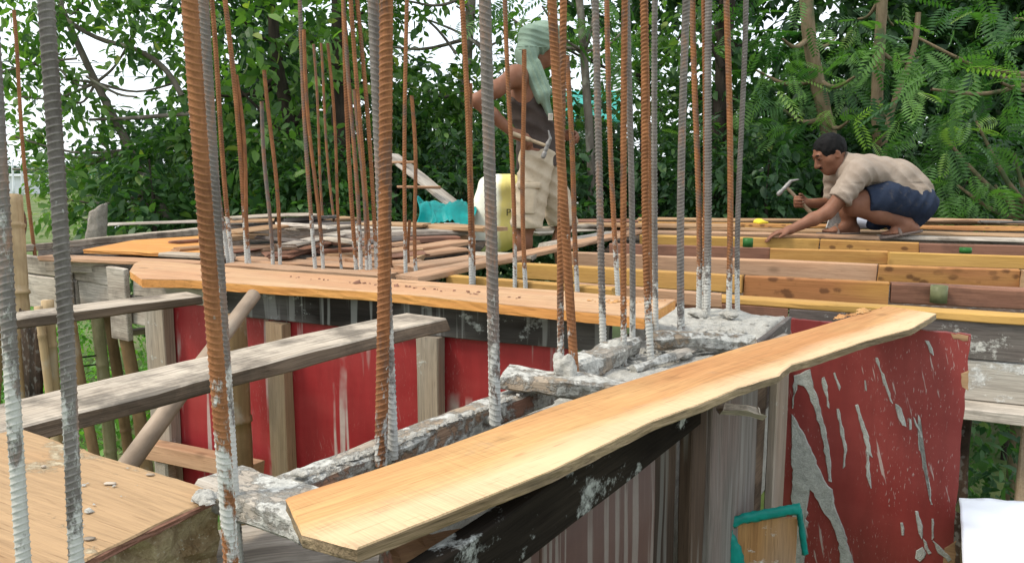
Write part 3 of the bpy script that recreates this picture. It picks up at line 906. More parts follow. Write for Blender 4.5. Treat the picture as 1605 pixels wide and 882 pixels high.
# ---- concrete in the column and the cement-crusted timbers round the bars
def patch(name, px, z, amp, mat, seed, n=46, depth=0.5):
    """poured top of a column: an uneven surface inside an outline, closed down to a depth"""
    pts = [P(u, v, z) for u, v in px]
    p = np.array([[q.x, q.y] for q in pts])
    c = p.mean(0)
    vs, fs = [], []
    m = 0
    out = []
    for i in range(len(p)):
        a, b = p[i], p[(i + 1) % len(p)]
        k = max(1, int(np.linalg.norm(b - a) / 0.015))
        for j in range(k): out.append(a + (b - a) * j / k)
    out = np.array(out); m = len(out)
    rr = np.linspace(1, 0.04, 22)
    for r in rr:
        q = c + (out - c) * r
        q3 = np.column_stack([q, np.full(m, z)]).astype(np.float32)
        zz = z + amp * vnoise(q3, 26, seed) + amp * 0.8 * vnoise(q3, 70, seed + 1) + amp * .5 * vnoise(q3, 160, seed + 2) - (amp if r == 1 else 0)
        vs += [(q[i][0], q[i][1], zz[i]) for i in range(m)]
    for k in range(len(rr) - 1):
        for i in range(m):
            i2 = (i + 1) % m
            fs.append((k * m + i, k * m + i2, (k + 1) * m + i2, (k + 1) * m + i))
    fs.append(tuple((len(rr) - 1) * m + i for i in range(m)))
    b = len(vs)
    vs += [(q[0], q[1], z - depth) for q in out]
    for i in range(m):
        i2 = (i + 1) % m
        fs.append((b + i, b + i2, i2, i))
    return link(name, mesh(name, vs, fs, smooth=True), mat)
o = patch('column_top', [(1060, 477), (1120, 483), (1190, 489), (1234, 495), (1206, 517), (1176, 540), (1090, 572), (1000, 604), (930, 622), (905, 560), (985, 520)], -0.055, 0.009, M_CEM, 3)
tag(o, 'grey cement-covered column top with bars rising from it behind the long plank', 'column')
o = patch('beam_fill', [(440, 775), (560, 740), (700, 675), (840, 612), (905, 585), (925, 622), (820, 660), (700, 710), (560, 770), (470, 830)], -0.115, 0.006, M_CEM, 8)
tag(o, 'strip of poured cement in the narrow form between the crusted timber and plank', 'concrete')
# side board of the column box
o = box_at('board', P(1234, 496, -0.035), (P(1234, 496, -0.035) - P(1176, 541, -0.035)).normalized(), WNV, (-1.0, 0.0), (-0.004, 0.014), (-0.25, -0.035), MW['greydark'])
tag(o, 'dark grey side board closing the cement-covered column top', 'board')
def crust(o): return o
o = lumber('timber', P(445, 770, -0.045), P(868, 601, -0.045), 0.06, 0.045, MW['cement'], rough=0.003, step=0.02, ch=0.003, side=MW['cement2'])
tag(o, 'long cement-crusted timber along the narrow form, red paint showing on its side', 'timber')
o = lumber('lath', P(640, 712, -0.09), P(893, 606, -0.075), 0.018, 0.016, MW['cement'], rough=0.003, step=0.02)
tag(o, 'thin cement-smeared lath lying beside the long crusted timber', 'lath')
o = lumber('timber', P(783, 584, 0.002), P(1000, 610, -0.01), 0.075, 0.034, MW['cement'], rough=0.005, step=0.02, ch=0.005, ends=0.01)
tag(o, 'short cement-crusted timber lying crosswise among the bars', 'timber')
o = lumber('timber', P(905, 572, -0.005), P(1005, 530, -0.005), 0.06, 0.05, MW['cement'], rough=0.006, step=0.015, ch=0.007)
tag(o, 'stubby crusted timber between bars, pitted with blue-grey cement', 'timber')
o = lumber('timber', P(1032, 522, 0.01), P(1186, 528, -0.005), 0.055, 0.045, MW['cement'], rough=0.006, step=0.02, ch=0.01, ends=0.02)
tag(o, 'thick whitish crusted timber lying on the column top', 'timber')
o = lumber('lath', P(1000, 572, -0.03), P(1120, 536, -0.03), 0.02, 0.018, MW['cement'], rough=0.004, step=0.02)
tag(o, 'thin crusted lath lying on the column top before the whitish timber', 'lath')
o = lumber('timber', P(300, 752, 0.0), P(468, 812, 0.0), 0.085, 0.035, MW['cement'], rough=0.004, step=0.02, ch=0.004)
tag(o, 'cement-crusted timber running from the platform corner under the long plank', 'timber')
o = lumber('board', P(320, 905, -0.10), P(640, 868, -0.10), 0.16, 0.03, MW['grey'], rough=0.006, step=0.03)
tag(o, 'grey-brown board lying low beneath the end of the long plank', 'board')
o = lumber('timber', P(610, 880, -0.03), P(735, 862, -0.03), 0.07, 0.06, MW['tan'], rough=0.005, step=0.014, ch=0.006, side=MW['cement2'])
tag(o, 'sawn timber end held under the near end of the long plank', 'timber')
# cement lumps
def lump(px, z, r, seed, label, flat=0.6):
    c = P(px[0], px[1], z)
    s = SDF((c.x - r * 1.7, c.y - r * 1.7, z - r * 1.4), (c.x + r * 1.7, c.y + r * 1.7, z + r * 1.6), max(r / 12, 0.0025))
    rng = random.Random(seed)
    for _ in range(6):
        s.ell((c.x + rng.uniform(-.6, .6) * r, c.y + rng.uniform(-.6, .6) * r, z + rng.uniform(-.3, .4) * r * flat), (r * rng.uniform(.4, .7), r * rng.uniform(.4, .7), r * flat * rng.uniform(.5, .9)), 0.3 * r)
    s.wrinkle(r * 0.14, 7.0 / r, seed)
    return tag(link('cement_lump', s.mesh('cement_lump'), M_CEM), label, 'cement')
lump((884, 572), 0.015, 0.024, 1, 'knobbly cement lump stuck round the bar on the crosswise timber', 1.2)
lump((966, 540), -0.01, 0.024, 2, 'cement lump spread over the stubby crusted timber')
lump((600, 720), -0.06, 0.018, 3, 'cement lump at the foot of the paired thick bars')
lump((775, 655), -0.06, 0.014, 4, 'small cement lump at the foot of the single thick grey bar')
lump((1095, 492), -0.045, 0.03, 5, 'cement lump round the pair of bars behind the whitish timber', 0.4)
lump((1142, 494), -0.045, 0.028, 6, 'cement lump at the foot of the last two bars', 0.4)
lump((1075, 556), -0.045, 0.024, 7, 'low cement lump before the whitish timber on the column top', 0.4)
lump((470, 742), -0.035, 0.014, 8, 'cement lump on the near end of the long crusted timber', 0.5)
lump((322, 778), 0.005, 0.014, 9, 'cement lump on the platform corner', 0.5)
# crumbs: nobody could count them
def crumbs(name, px, z, n, size, mat, label, cat, seed):
    rng = np.random.default_rng(seed)
    pts = [P(u, v, z) for u, v in px]
    V, Fq = [], []
    base = np.array([(-1, -1, 0), (1, -1, 0), (1, 1, 0), (-1, 1, 0), (-.6, -.6, 1), (.6, -.6, 1), (.6, .6, 1), (-.6, .6, 1)], float)
    fq = np.array([(0, 1, 5, 4), (1, 2, 6, 5), (2, 3, 7, 6), (3, 0, 4, 7), (4, 5, 6, 7)])
    for i in range(n):
        w = rng.dirichlet(np.ones(len(pts)) * 0.6)
        p = sum((pts[k] * float(w[k]) for k in range(len(pts))), Vector((0, 0, 0)))
        s = size * rng.lognormal(0, 0.5)
        b = base * np.array([s, s * rng.uniform(.5, 1.2), s * rng.uniform(.3, .8)]) + rng.normal(0, s * .18, (8, 3))
        th = rng.uniform(0, 6.28); ct, st = math.cos(th), math.sin(th)
        b = np.column_stack([b[:, 0] * ct - b[:, 1] * st, b[:, 0] * st + b[:, 1] * ct, b[:, 2]])
        Fq.append(fq + len(V) * 8); V.append(b + np.array(p))
    o = link(name, mesh_np(name, np.concatenate(V), np.concatenate(Fq)), mat)
    return tag(o, label, cat, kind='stuff')
crumbs('cement_crumbs', [(1075, 480), (1225, 497), (1180, 530), (1000, 596), (930, 600), (1000, 540)], -0.05, 520, 0.003, M_CEM, 'grey cement crumbs strewn over the column top', 'crumbs', 1)
crumbs('cement_crumbs', [(450, 752), (470, 750), (640, 690), (840, 610), (862, 598)], -0.04, 420, 0.0022, M_CEM, 'grey cement crumbs along the long crusted timber', 'crumbs', 2)
crumbs('cement_crumbs', [(310, 765), (345, 772), (330, 790), (300, 785)], 0.003, 60, 0.0028, M_CEM, 'cement crumbs on the corner of the brown platform', 'crumbs', 3)
crumbs('cement_crumbs', [(120, 840), (200, 700), (250, 720), (160, 850), (90, 760)], 0.002, 14, 0.0014, M_CEM, 'few cement flecks on the brown platform', 'crumbs', 4)
crumbs('wood_shavings', [(1010, 475), (1060, 470), (980, 480), (940, 470), (900, 470)], 0.036, 50, 0.0032, MW['fresh'], 'pale wood shavings on the end of the orange plank', 'shavings', 5)
crumbs('wood_chips', [(780, 460), (640, 450), (400, 428), (900, 476), (500, 440)], 0.036, 46, 0.0032, MW['brown'], 'small dark wood chips scattered on the orange plank', 'chips', 6)
crumbs('wood_shavings', [(1310, 498), (1350, 489), (1385, 481), (1300, 503)], 0.037, 46, 0.0035, MW['fresh'], 'pale shavings curled along the far edge of the long plank', 'shavings', 7)
# flakes on the platform
for k, (u, v, s, lab) in enumerate([(68, 731, .006, 'small pale flake on the brown platform behind the dark bar'), (173, 757, .011, 'long pale flake in the middle of the brown platform'), (235, 743, .009, 'round pale flake near the far edge of the platform'), (140, 843, .010, 'grey flake near the front edge of the platform')]):
    s_ = SDF(P(u, v, 0) - Vector((.03, .03, .01)), P(u, v, 0) + Vector((.03, .03, .015)), 0.002)
    s_.ell(P(u, v, 0.002), (s * .75, s * .45, .0015), .002); s_.wrinkle(.0016, 160, k)
    tag(link('flake', s_.mesh('flake'), MW['greylight'] if k != 4 else M_CEM), lab, 'flake')
# ================================================================== the deck: joists on edge, loose planks, runner
def joist(a, b, m, label, W=0.045, T=0.07, z=0.0, **kw):
    kw.setdefault('rough', 0.0025); kw.setdefault('ends', 0.004); kw.setdefault('step', 0.12)
    o = lumber('joist', P(*a, z), P(*b, z), W, T, MW[m], **kw)
    return tag(o, label, 'joist', 'joists laid on edge across the open deck')
def hz(v0, v1, z=0.0):   # thickness seen between two rows at depth of the upper one
    return 0
joist((1003, 368.5), (1284, 375), 'yellow', 'clean yellow joist in front of the crouching man\'s hand', T=.064)
joist((1286, 375.5), (1440, 381), 'yspot', 'short reddish joist with knots below the crouching man\'s feet', T=.064)
joist((1442, 381.5), (1700, 388), 'brown', 'dark brown joist in the rearmost row with a small green sleeve', T=.064)
joist((955, 382), (1206, 389), 'brown', 'dark red-brown joist ending beside a knotty yellow one', T=.06)
joist((1208, 389.5), (1392, 394), 'yspot', 'knotty yellow joist between the dark red one and a clean one', T=.066)
joist((1394, 395.5), (1700, 404), 'yellow', 'clean bright yellow joist in the second row', T=.064)
joist((890, 395), (1376, 415), 'pink', 'long pale pinkish joist across the middle of the deck', T=.075)
joist((1378, 416), (1599, 423), 'yspot', 'yellow joist with a row of dark knots and a reddish end', T=.082)
joist((1602, 424), (1750, 430), 'tan', 'tan joist end after the knotted yellow joist', T=.075)
joist((808, 412.5), (1164, 433), 'yellow', 'long clean yellow joist nearest the bars', T=.068)
joist((1167, 432.5), (1393, 443.5), 'yspot', 'orange-yellow joist with dark runs in the front row', T=.083)
joist((1396, 443.8), (1720, 458), 'brown', 'brownish joist with a grey-green sleeve in the front row', T=.072)
joist((700, 432), (960, 452), 'yellow', 'short yellow joist half hidden by the orange plank', T=.045)
o = lumber('ledger', P(860, 447, -0.058), P(1720, 504, -0.058), 0.075, 0.026, MW['yellow'], rough=0.003)
tag(o, 'yellow ledger plank lying flat along the front edge of the deck', 'ledger')
o = lumber('board', P(905, 444, -0.035), P(1130, 460, -0.035), 0.02, 0.05, MW['pink'])
tag(o, 'pinkish edge board between the yellow ledger and the bars', 'board')
# added dark sheeting, put below the joists to keep the gaps dark
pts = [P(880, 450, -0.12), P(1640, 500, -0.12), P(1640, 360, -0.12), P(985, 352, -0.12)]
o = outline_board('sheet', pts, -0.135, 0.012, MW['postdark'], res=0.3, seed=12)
tag(o, 'added dark sheeting that darkens the gaps below the joists', 'sheet')

def plank(a, b, W, T, m, label, z=0.02, z2=None, **kw):
    kw.setdefault('rough', 0.004); kw.setdefault('step', 0.09); kw.setdefault('ends', 0.012)
    o = lumber('plank', P(*a, z), P(*b, z if z2 is None else z2), W, T, MW[m], **kw)
    return tag(o, label, 'plank', 'loose planks on the deck')
# rear boards the crouching man squats on
plank((1000, 342.5), (1680, 349), .16, .022, 'tan', 'rearmost plank along the back edge of the deck', .02)
plank((1296, 340), (1420, 341), .10, .028, 'pink', 'short round-edged timber behind the man\'s arm', .05)
plank((1430, 343), (1585, 345.5), .14, .02, 'pink', 'pale short plank on the back edge behind the man', .04)
plank((1540, 346), (1720, 349), .14, .02, 'greydark', 'grey plank end on the back edge at the frame side', .045)
plank((955, 349), (1700, 359), .20, .022, 'yspot', 'mottled yellowish plank behind the man\'s feet', .012)
plank((1000, 356.5), (1700, 371), .22, .022, 'tan', 'tan plank beneath the man\'s knee', .006)
plank((985, 362.5), (1380, 370), .12, .024, 'pink', 'pale pinkish plank under the man\'s outstretched hand', .012)
plank((1378, 369), (1700, 377), .12, .022, 'grey', 'greyish plank under the man\'s sandal', .010)
plank((905, 352), (1160, 353), .16, .022, 'tan', 'brown plank behind the grey bars', .03)
plank((905, 346), (1000, 345), .2, .022, 'brown', 'dark plank end behind the bars', .035)
# runner crossing the joists
o = lumber('runner', P(655, 433, 0.022), P(1012, 360, 0.022), 0.10, 0.024, MW['pink'], rough=0.004)
tag(o, 'pale runner plank slanting across the joists before the standing man', 'plank')
o = lumber('runner', P(885, 381, -0.01), P(1000, 357, -0.01), 0.08, 0.03, MW['brown'], rough=0.004)
tag(o, 'dark runner plank just behind the pale one', 'plank')
plank((884, 383), (985, 364), .16, .03, 'grey', 'grey plank end near the standing man\'s far leg', .0)
# far left edge of the deck
plank((30, 386), (330, 358), .10, .035, 'greylight', 'long pale weathered edge plank behind the thin rusty bar', .03, rough=.006)
plank((170, 350), (345, 345), .12, .02, 'grey', 'thin grey board along the rear left corner', .03)
plank((60, 402), (330, 412), .08, .022, 'pink', 'pinkish plank along the front of the orange boards', .02)
plank((70, 407), (330, 418), .04, .055, 'grey', 'grey timber below the pinkish plank', -.004)
o = outline_board('plank', [P(130, 391, .014), P(318, 398, .014), P(322, 369, .014), P(210, 376, .014)], .014, .02, MW['orange'], ang=R(-25), res=.1, seed=31)
tag(o, 'wide bright orange board lying flat behind the weathered form', 'plank', 'loose planks on the deck')
plank((276, 378), (322, 375), .10, .015, 'brown', 'small brown offcut on the orange board', .03)
plank((283, 389), (345, 384), .08, .02, 'tan', 'tan offcut next to the rusty thick bar', .03)
plank((245, 396), (345, 401), .10, .02, 'greylight', 'pale grey board beside the rusty thick bar', .025)
o = outline_board('sheet', [P(60, 408, -.03), P(660, 444, -.03), P(740, 402, -.03), P(780, 355, -.03), P(340, 350, -.03), P(60, 384, -.03)], -.045, .012, MW['postdark'], res=.3, seed=13)  # coloured dark to stand for the shaded voids under the heap
tag(o, 'deck sheeting under the loose planks, coloured dark like the shaded gaps', 'sheet')
# flat boards and the heap of planks in the middle
for k, (a, b, W, T, m, lab, z) in enumerate([
    ((345, 405), (560, 418), .14, .016, 'pink', 'pinkish board lying flat behind the thin bars', .0),
    ((345, 413), (600, 431), .10, .02, 'pink', 'pinkish board just behind the orange plank', .0),
    ((480, 405), (640, 412), .16, .018, 'pink', 'pinkish-brown flat board in the middle of the deck', .004),
    ((560, 424), (690, 424), .10, .02, 'pink', 'pale board behind the paired bars', .004),
    ((342, 390), (465, 383), .11, .028, 'pink', 'pale pinkish plank low in the heap', .03),
    ((455, 402), (538, 376), .10, .012, 'brown', 'reddish plank tilted up in the heap', .02),
    ((466, 383), (565, 361), .10, .014, 'grey', 'grey plank tilted up over the reddish one', .07),
    ((505, 392), (620, 386), .10, .02, 'brown', 'reddish plank at the foot of the heap', .03),
    ((510, 398), (650, 404), .12, .02, 'tan', 'tan plank before the heap', .012),
    ((340, 372), (420, 366), .14, .03, 'tan', 'thick plank end at the near side of the heap', .05),
    ((374, 363), (495, 352), .12, .014, 'tan', 'warped brown plank across the top of the heap', .11),
    ((366, 341), (500, 335.5), .16, .016, 'greylight', 'pale bleached plank on top of the heap', .15),
    ((330, 349), (470, 346), .10, .02, 'tan', 'brown plank at the rear of the heap', .11),
    ((470, 352), (600, 347), .14, .03, 'greydark', 'dark plank at the back of the heap', .10),
    ((450, 343), (528, 338), .10, .02, 'greydark', 'black-edged plank sticking out of the heap', .13),
    ((536, 366), (742, 360), .16, .03, 'grey', 'long grey plank under the teal plastic', .07),
    ((520, 376), (720, 371), .12, .03, 'brown', 'reddish plank under the long grey one', .045),
    ((560, 350), (660, 352), .18, .02, 'tan', 'tan plank behind the paired bars on the heap', .10),
    ((600, 398), (745, 376), .13, .022, 'pink', 'light brown plank slanting toward the sack', .03),
    ((570, 408), (735, 388), .12, .02, 'pink', 'pinkish plank in front of the slanting one', .015),
    ((650, 419), (765, 401), .12, .032, 'pink', 'squared pinkish timber next to the sack', .02),
    ((560, 392), (660, 391), .10, .02, 'tan', 'tan plank at the heap\'s corner', .03),
    ((735, 398), (830, 402), .12, .02, 'greylight', 'pale plank under the yellow sack', .012),
    ((845, 365), (960, 357), .12, .02, 'grey', 'grey plank behind the standing man', .0),
    ((840, 358), (940, 352), .12, .02, 'greylight', 'bleached plank behind the standing man\'s knee', .05),
    ((650, 352), (760, 358), .2, .02, 'tan', 'tan plank beneath the teal plastic', .09),
    ((378, 353), (520, 345), .20, .02, 'greydark', 'dark wide plank behind the warped one on the heap', .105),
    ((372, 347), (560, 341), .24, .02, 'tan', 'wide brown plank closing the back of the heap', .10),
    ((556, 357), (650, 356), .18, .02, 'grey', 'wide grey plank between the tan one and the long grey one', .085),
    ((470, 358), (566, 352), .14, .02, 'greylight', 'pale plank lying above the tilted grey one', .09),
    ((420, 398), (520, 392), .10, .018, 'brown', 'dark reddish board low in the shade of the heap', .01),
    ((600, 384), (745, 368), .12, .02, 'pink', 'pinkish plank behind the slanting light brown one', .028)]):
    plank(a, b, W, T, m, lab, z, bow=0.006 if k in (9, 10, 11) else 0.0)
for k, (a, b, m, lab, z) in enumerate([
    ((398, 369), (470, 377), 'greydark', 'dark splintered offcut sticking out of the heap toward the bars', .075),
    ((500, 371), (556, 380), 'greylight', 'pale offcut lying askew across the reddish planks', .085),
    ((575, 379), (640, 371), 'greydark', 'dark offcut askew behind the slanting brown plank', .07),
    ((352, 396), (410, 390), 'brown', 'reddish offcut at the near corner of the heap', .02),
    ((610, 402), (672, 396), 'brown', 'small reddish offcut before the squared timber', .022),
    ((430, 350), (512, 355), 'grey', 'grey offcut lying across the top of the heap', .125)]):
    plank(a, b, .05 + .012 * (k % 3), .016, m, lab, z, ends=.02, rough=.006)
# leaning boards behind the heap
o = lumber('plank', D(604, 240, 5.9), D(728, 338, 5.6), 0.16, 0.03, MW['grey'], rough=.006)
tag(o, 'grey plank leaning up steeply behind the teal plastic', 'plank')
o = lumber('batten', D(612, 253, 5.85), D(650, 252, 5.85), 0.05, 0.015, MW['pink'])
tag(o, 'small batten nailed across the top of the leaning plank', 'batten')
o = lumber('batten', D(622, 291, 5.65), D(690, 292, 5.65), 0.05, 0.018, MW['pink'])
tag(o, 'pale batten across the foot of the leaning plank', 'batten')

# stub of a concrete post at the rear left corner
s = SDF(D(132, 366, 6.2) - Vector((.1, .12, .12)), D(168, 315, 6.2) + Vector((.1, .12, .1)), .010)
s.cap(D(150, 375, 6.2), D(156, 318, 6.2), .075, .06, .01); s.cut(D(141, 0, 6.2), (-1, 0, .12)); s.cut(D(164, 0, 6.2), (1, 0, .05)); s.cut(D(150, 328, 6.2), (-.45, 0, .9)); s.cut(D(150, 350, 6.14), (0, -1, 0)); s.wrinkle(.008, 40, 3); s.wrinkle(.005, 110, 4)
tag(link('stump', s.mesh('stump'), M_CONC and plaster('old_grey_concrete', (0.22, 0.19, 0.16), (0.36, 0.32, 0.28), 20, .8)), 'small grey concrete stump behind the deck corner', 'stump')

# pipe sleeves standing between the joists
def sleeve(u, v0, v1, y, r, col, label):
    lo, hi = D(u, v1, y), D(u, v0, y)
    n = 24
    vs, fs = [], []
    for rr, zs in ((r, (0, hi.z - lo.z)), (r * .88, (hi.z - lo.z, 0))):
        for z in zs:
            vs += [(rr * math.cos(k * 2 * math.pi / n), rr * math.sin(k * 2 * math.pi / n), z) for k in range(n)]
    for q in range(4):
        for k in range(n):
            k2 = (k + 1) % n; q2 = (q + 1) % 4
            fs.append((q * n + k, q * n + k2, q2 * n + k2, q2 * n + k))
    o = link('pipe_sleeve', mesh('pipe_sleeve', vs, fs, True), simple('sleeve_plastic', col, .4, .2, 30), None, Matrix.Translation(lo))
    tag(o, label, 'pipe')
yj = P(1172, 389, 0).y - .04
sleeve(1172, 373, 387, yj, .026, (.03, .12, .03), 'small dark green pipe sleeve standing before the clean yellow joist')
sleeve(1513, 388, 396.5, P(1513, 396, 0).y + .02, .028, (.03, .13, .03), 'tiny green pipe sleeve before the dark brown rear joist')
sleeve(1470.5, 447.5, 474, P(1470, 447, 0).y - .03, .028, (.15, .16, .08), 'grey-green pipe sleeve standing before the brownish front joist')
# yellow scrap
s = SDF(D(1170, 365, 5.6) - Vector((.05, .1, .02)), D(1215, 330, 5.6) + Vector((.05, .1, .02)), .006)
s.ell(D(1189, 349, 5.6), (.038, .05, .030), .01); s.cap(D(1192, 349, 5.55), D(1203, 349, 5.55), .02, .008); s.cut(D(1189, 350, 5.6), (0, 0, -1)); s.wrinkle(.004, 60, 2)
tag(link('plastic_scrap', s.mesh('plastic_scrap'), simple('yellow_plastic', (.70, .55, .05), .4)), 'crumpled yellow plastic scrap on the rear boards', 'scrap')

# ---- posts and bamboo under the far left form, greenery behind them
def bam(a, b, y, r, m, label, nodes=.3, ybot=None):
    o = pole('bamboo_post', D(*b, y if ybot is None else ybot), D(*a, y), r, r * .95, m, nodes=nodes, bend=.01)
    return tag(o, label, 'bamboo')
bam((14, 306), (58, 900), 3.55, .055, M_BAM, 'tall pale bamboo post rising past the weathered form', .26, 3.3)
bam((3, 322), (-40, 900), 3.7, .045, M_BAM, 'pale bamboo beside the tall one at the frame edge', .3, 3.4)
bam((106, 470), (162, 780), 3.3, .022, M_BAMD, 'thin dark brown post in the gap under the grey plank')
bam((150, 480), (180, 800), 3.6, .027, M_BAMG, 'greenish bamboo post in the gap, leftmost of the thick ones', .42)
bam((168, 480), (214, 800), 3.8, .025, M_BAMD, 'grey-brown bamboo post in the gap behind the greenish one', .5)
bam((186, 470), (238, 800), 3.5, .028, M_BAMD, 'brown bamboo post in the gap nearest the red wall', .38)
bam((60, 480), (90, 720), 3.2, .016, M_BAM, 'thin split bamboo beside the dark slab')
bam((74, 470), (92, 720), 3.35, .026, M_BAM, 'thick bamboo just beside the dark slab')
o = upright('board', D(46, 640, 3.3), D(50, 490, 3.3), .18, .02, MW['postdark'], None, LD, rough=.006)
tag(o, 'dark upright slab under the weathered form', 'board')
upm = MW['postdark']
bam((22, 500), (40, 720), 3.25, .022, M_BAM, 'slim bamboo on the outer side of the dark slab')
o = lumber('board', D(196, 519, 4.4), D(250, 513, 4.6), .08, .03, MW['greylight'])
tag(o, 'short pale board crossing behind the bamboo posts', 'board')
for k, v in enumerate((560, 574)):
    o = pole('tie_wire', D(110, v + 2, 3.35), D(150, v - 3, 3.5), .004, .004, simple('dark_wire', (.02, .02, .02)), sides=6)
    tag(o, ('upper' if k == 0 else 'lower') + ' of two dark wires tied across the thin dark post', 'wire')

# white sheet low on the right
def ground_sheet():
    rng = np.random.default_rng(3)
    pts = [(1503, 775), (1540, 772), (1570, 778), (1600, 772), (1680, 776), (1900, 1150), (1520, 1150)]
    z = -0.5
    P3 = [P(u, v, z) for u, v in pts]
    n = 40
    vs, fs = [], []
    top = [Vector(P3[0]).lerp(P3[4], i / n) for i in range(n + 1)]
    bot = [Vector(P3[6]).lerp(P3[5], i / n) for i in range(n + 1)]
    for j in range(n + 1):
        for i in range(n + 1):
            p = top[i].lerp(bot[i], j / n)
            h = 0.03 * float(vnoise(np.array([[p.x, p.y, 0]], dtype=np.float32), 9, 5)[0]) + 0.016 * abs(float(vnoise(np.array([[p.x, p.y, 0]], dtype=np.float32), 22, 6)[0])) + 0.006 * abs(float(vnoise(np.array([[p.x, p.y, 0]], dtype=np.float32), 55, 7)[0]))
            if j == 0: h -= 0.05; p = p + Vector((0, 0.02 * math.sin(i * .9) + rng.normal(0, .008), 0))
            vs.append((p.x, p.y, z + h))
    for j in range(n):
        for i in range(n):
            q = j * (n + 1) + i
            fs.append((q, q + n + 1, q + n + 2, q + 1))
    k = len(vs)
    vs += [(x, y, zz - .004) for x, y, zz in vs]
    fs += [(d + k, c_ + k, b_ + k, a_ + k) for a_, b_, c_, d_ in [] for d in [d_]]
    return mesh('white_sheet', vs[:k], fs, True)
M_WHITE = simple('white_tarpaulin', (.84, .85, .88), .55, .03, 5, .1)
o = link('white_sheet', ground_sheet(), M_WHITE)
md = o.modifiers.new('thickness', 'SOLIDIFY'); md.thickness = .004
tag(o, 'bright white sheet spread low beside the red spattered panel', 'sheet')
sup = heightfield_block('concrete_block', [P(1512, 786, -.53), P(1700, 786, -.53), P(1900, 1140, -.53), P(1540, 1140, -.53)], -1.2, -.53, M_CONC, None, .01, 14)
tag(sup, 'concrete block hidden beneath the white sheet', 'block')

# board wrapped with teal plastic
ty = WO.y + .40
tb = empty('wrapped_board', D(1195, 845, 1.72), 'upright wooden board edged with teal plastic before the grey upright board', 'board')
o = box_at('board', D(1195, 845, 1.72), Vector((1, -.12, 0)).normalized(), Vector((.12, 1, 0)).normalized(), (-.07, .075), (0, .014), (D(1195, 990, 1.72).z, D(1195, 812, 1.72).z), wood('stained_tan_board', (.30, .15, .06), (.44, .25, .10), (.30, .22, .16), cement=.3, axis='z'), tb, grain='z')
M_TEAL = simple('teal_plastic', (.006, .17, .14), .3, .35, 12, .3)
def strip(px, y, w, th, name, parent=None, seed=1):
    rng = np.random.default_rng(seed)
    vs, fs = [], []
    pts = [D(u, v, y) for u, v in px]
    out = []
    for i in range(len(pts) - 1):
        for j in range(6): out.append(pts[i].lerp(pts[i + 1], j / 6))
    out.append(pts[-1])
    for i, p in enumerate(out):
        tg = (out[min(i + 1, len(out) - 1)] - out[max(i - 1, 0)]).normalized()
        nn = Vector((tg.z, 0, -tg.x))
        ww = w * (1 + rng.normal(0, .08))
        for k in range(5):
            f = k / 4 - .5
            q = p + nn * (ww * f) + Vector((0, -th * (1 - 4 * f * f) + rng.normal(0, .0012), rng.normal(0, .0006)))
            vs.append(q)
    for i in range(len(out) - 1):
        for k in range(4):
            a = i * 5 + k
            fs.append((a, a + 1, a + 6, a + 5))
    o = link(name, mesh(name, vs, fs, True), M_TEAL, parent)
    md = o.modifiers.new('thickness', 'SOLIDIFY'); md.thickness = .003
    return o
strip([(1130, 840), (1142, 822), (1165, 812), (1200, 806), (1235, 799), (1254, 797)], 1.70, .026, .006, 'plastic_edge', tb, 1)
strip([(1252, 797), (1256, 825), (1262, 868)], 1.70, .014, .005, 'plastic_edge', tb, 2)
strip([(1134, 838), (1148, 860), (1156, 900), (1158, 940)], 1.69, .040, .008, 'plastic_edge', tb, 3)
# ================================================================== reinforcing bars
def bar_mesh(name, L, r, pitch=0.0105, sides=12, per=5, bend=0.0, seed=0, amp=.13, sh=.70):
    rng = np.random.default_rng(seed)
    n = int(L / pitch * per)
    z = np.linspace(0, L, n + 1)
    a = np.arange(sides) * 2 * math.pi / sides
    ph = z[:, None] / pitch + 0.42 * np.cos(a)[None, :]
    w = np.abs(((ph % 1.0) - 0.5)) * 2
    rib = np.clip((w - sh) / (.9 - sh) , 0, 1) * np.abs(np.sin(a))[None, :] ** 0.5
    lon = (np.abs(np.sin(a)) < 0.3).astype(float)[None, :] * 0.6
    R_ = r * (0.95 + amp * np.maximum(rib, lon))
    b1 = np.sin(z / L * math.pi * rng.uniform(1.1, 2.2) + rng.uniform(0, 3)); b1 -= b1[0]
    b2 = np.sin(z / L * math.pi * rng.uniform(1.1, 2.2) + rng.uniform(0, 3)); b2 -= b2[0]
    V = np.stack([R_ * np.cos(a)[None, :] + bend * b1[:, None], R_ * np.sin(a)[None, :] + bend * b2[:, None] * .5, z[:, None].repeat(sides, 1)], -1).reshape(-1, 3)
    i = np.arange(n)[:, None] * sides; k = np.arange(sides)[None, :]; k2 = (k + 1) % sides
    Q = np.stack([i + k, i + k2, i + sides + k2, i + sides + k], -1).reshape(-1, 4)
    # close both ends with quads round a small inner ring
    me = mesh_np(name, V, Q, True)
    at = me.attributes.new('rib', 'FLOAT', 'POINT'); at.data.foreach_set('value', np.maximum(rib, 0).astype(np.float32).ravel())
    me.materials.append(M_BAR)
    return me
BARS = [bar_mesh('rebar', 2.4, 0.0085, pitch=.017, sides=10, per=6, bend=.010, seed=k, amp=.24, sh=.5) for k in range(4)]
def cap_mesh():
    n = 10
    vs = [(0.0075 * math.cos(k * 6.2832 / n), 0.0075 * math.sin(k * 6.2832 / n), 0) for k in range(n)]
    me = mesh('cut_end', vs, [tuple(range(n))]); me.materials.append(M_BAR); return me
CAP = cap_mesh()
_bk = [0]
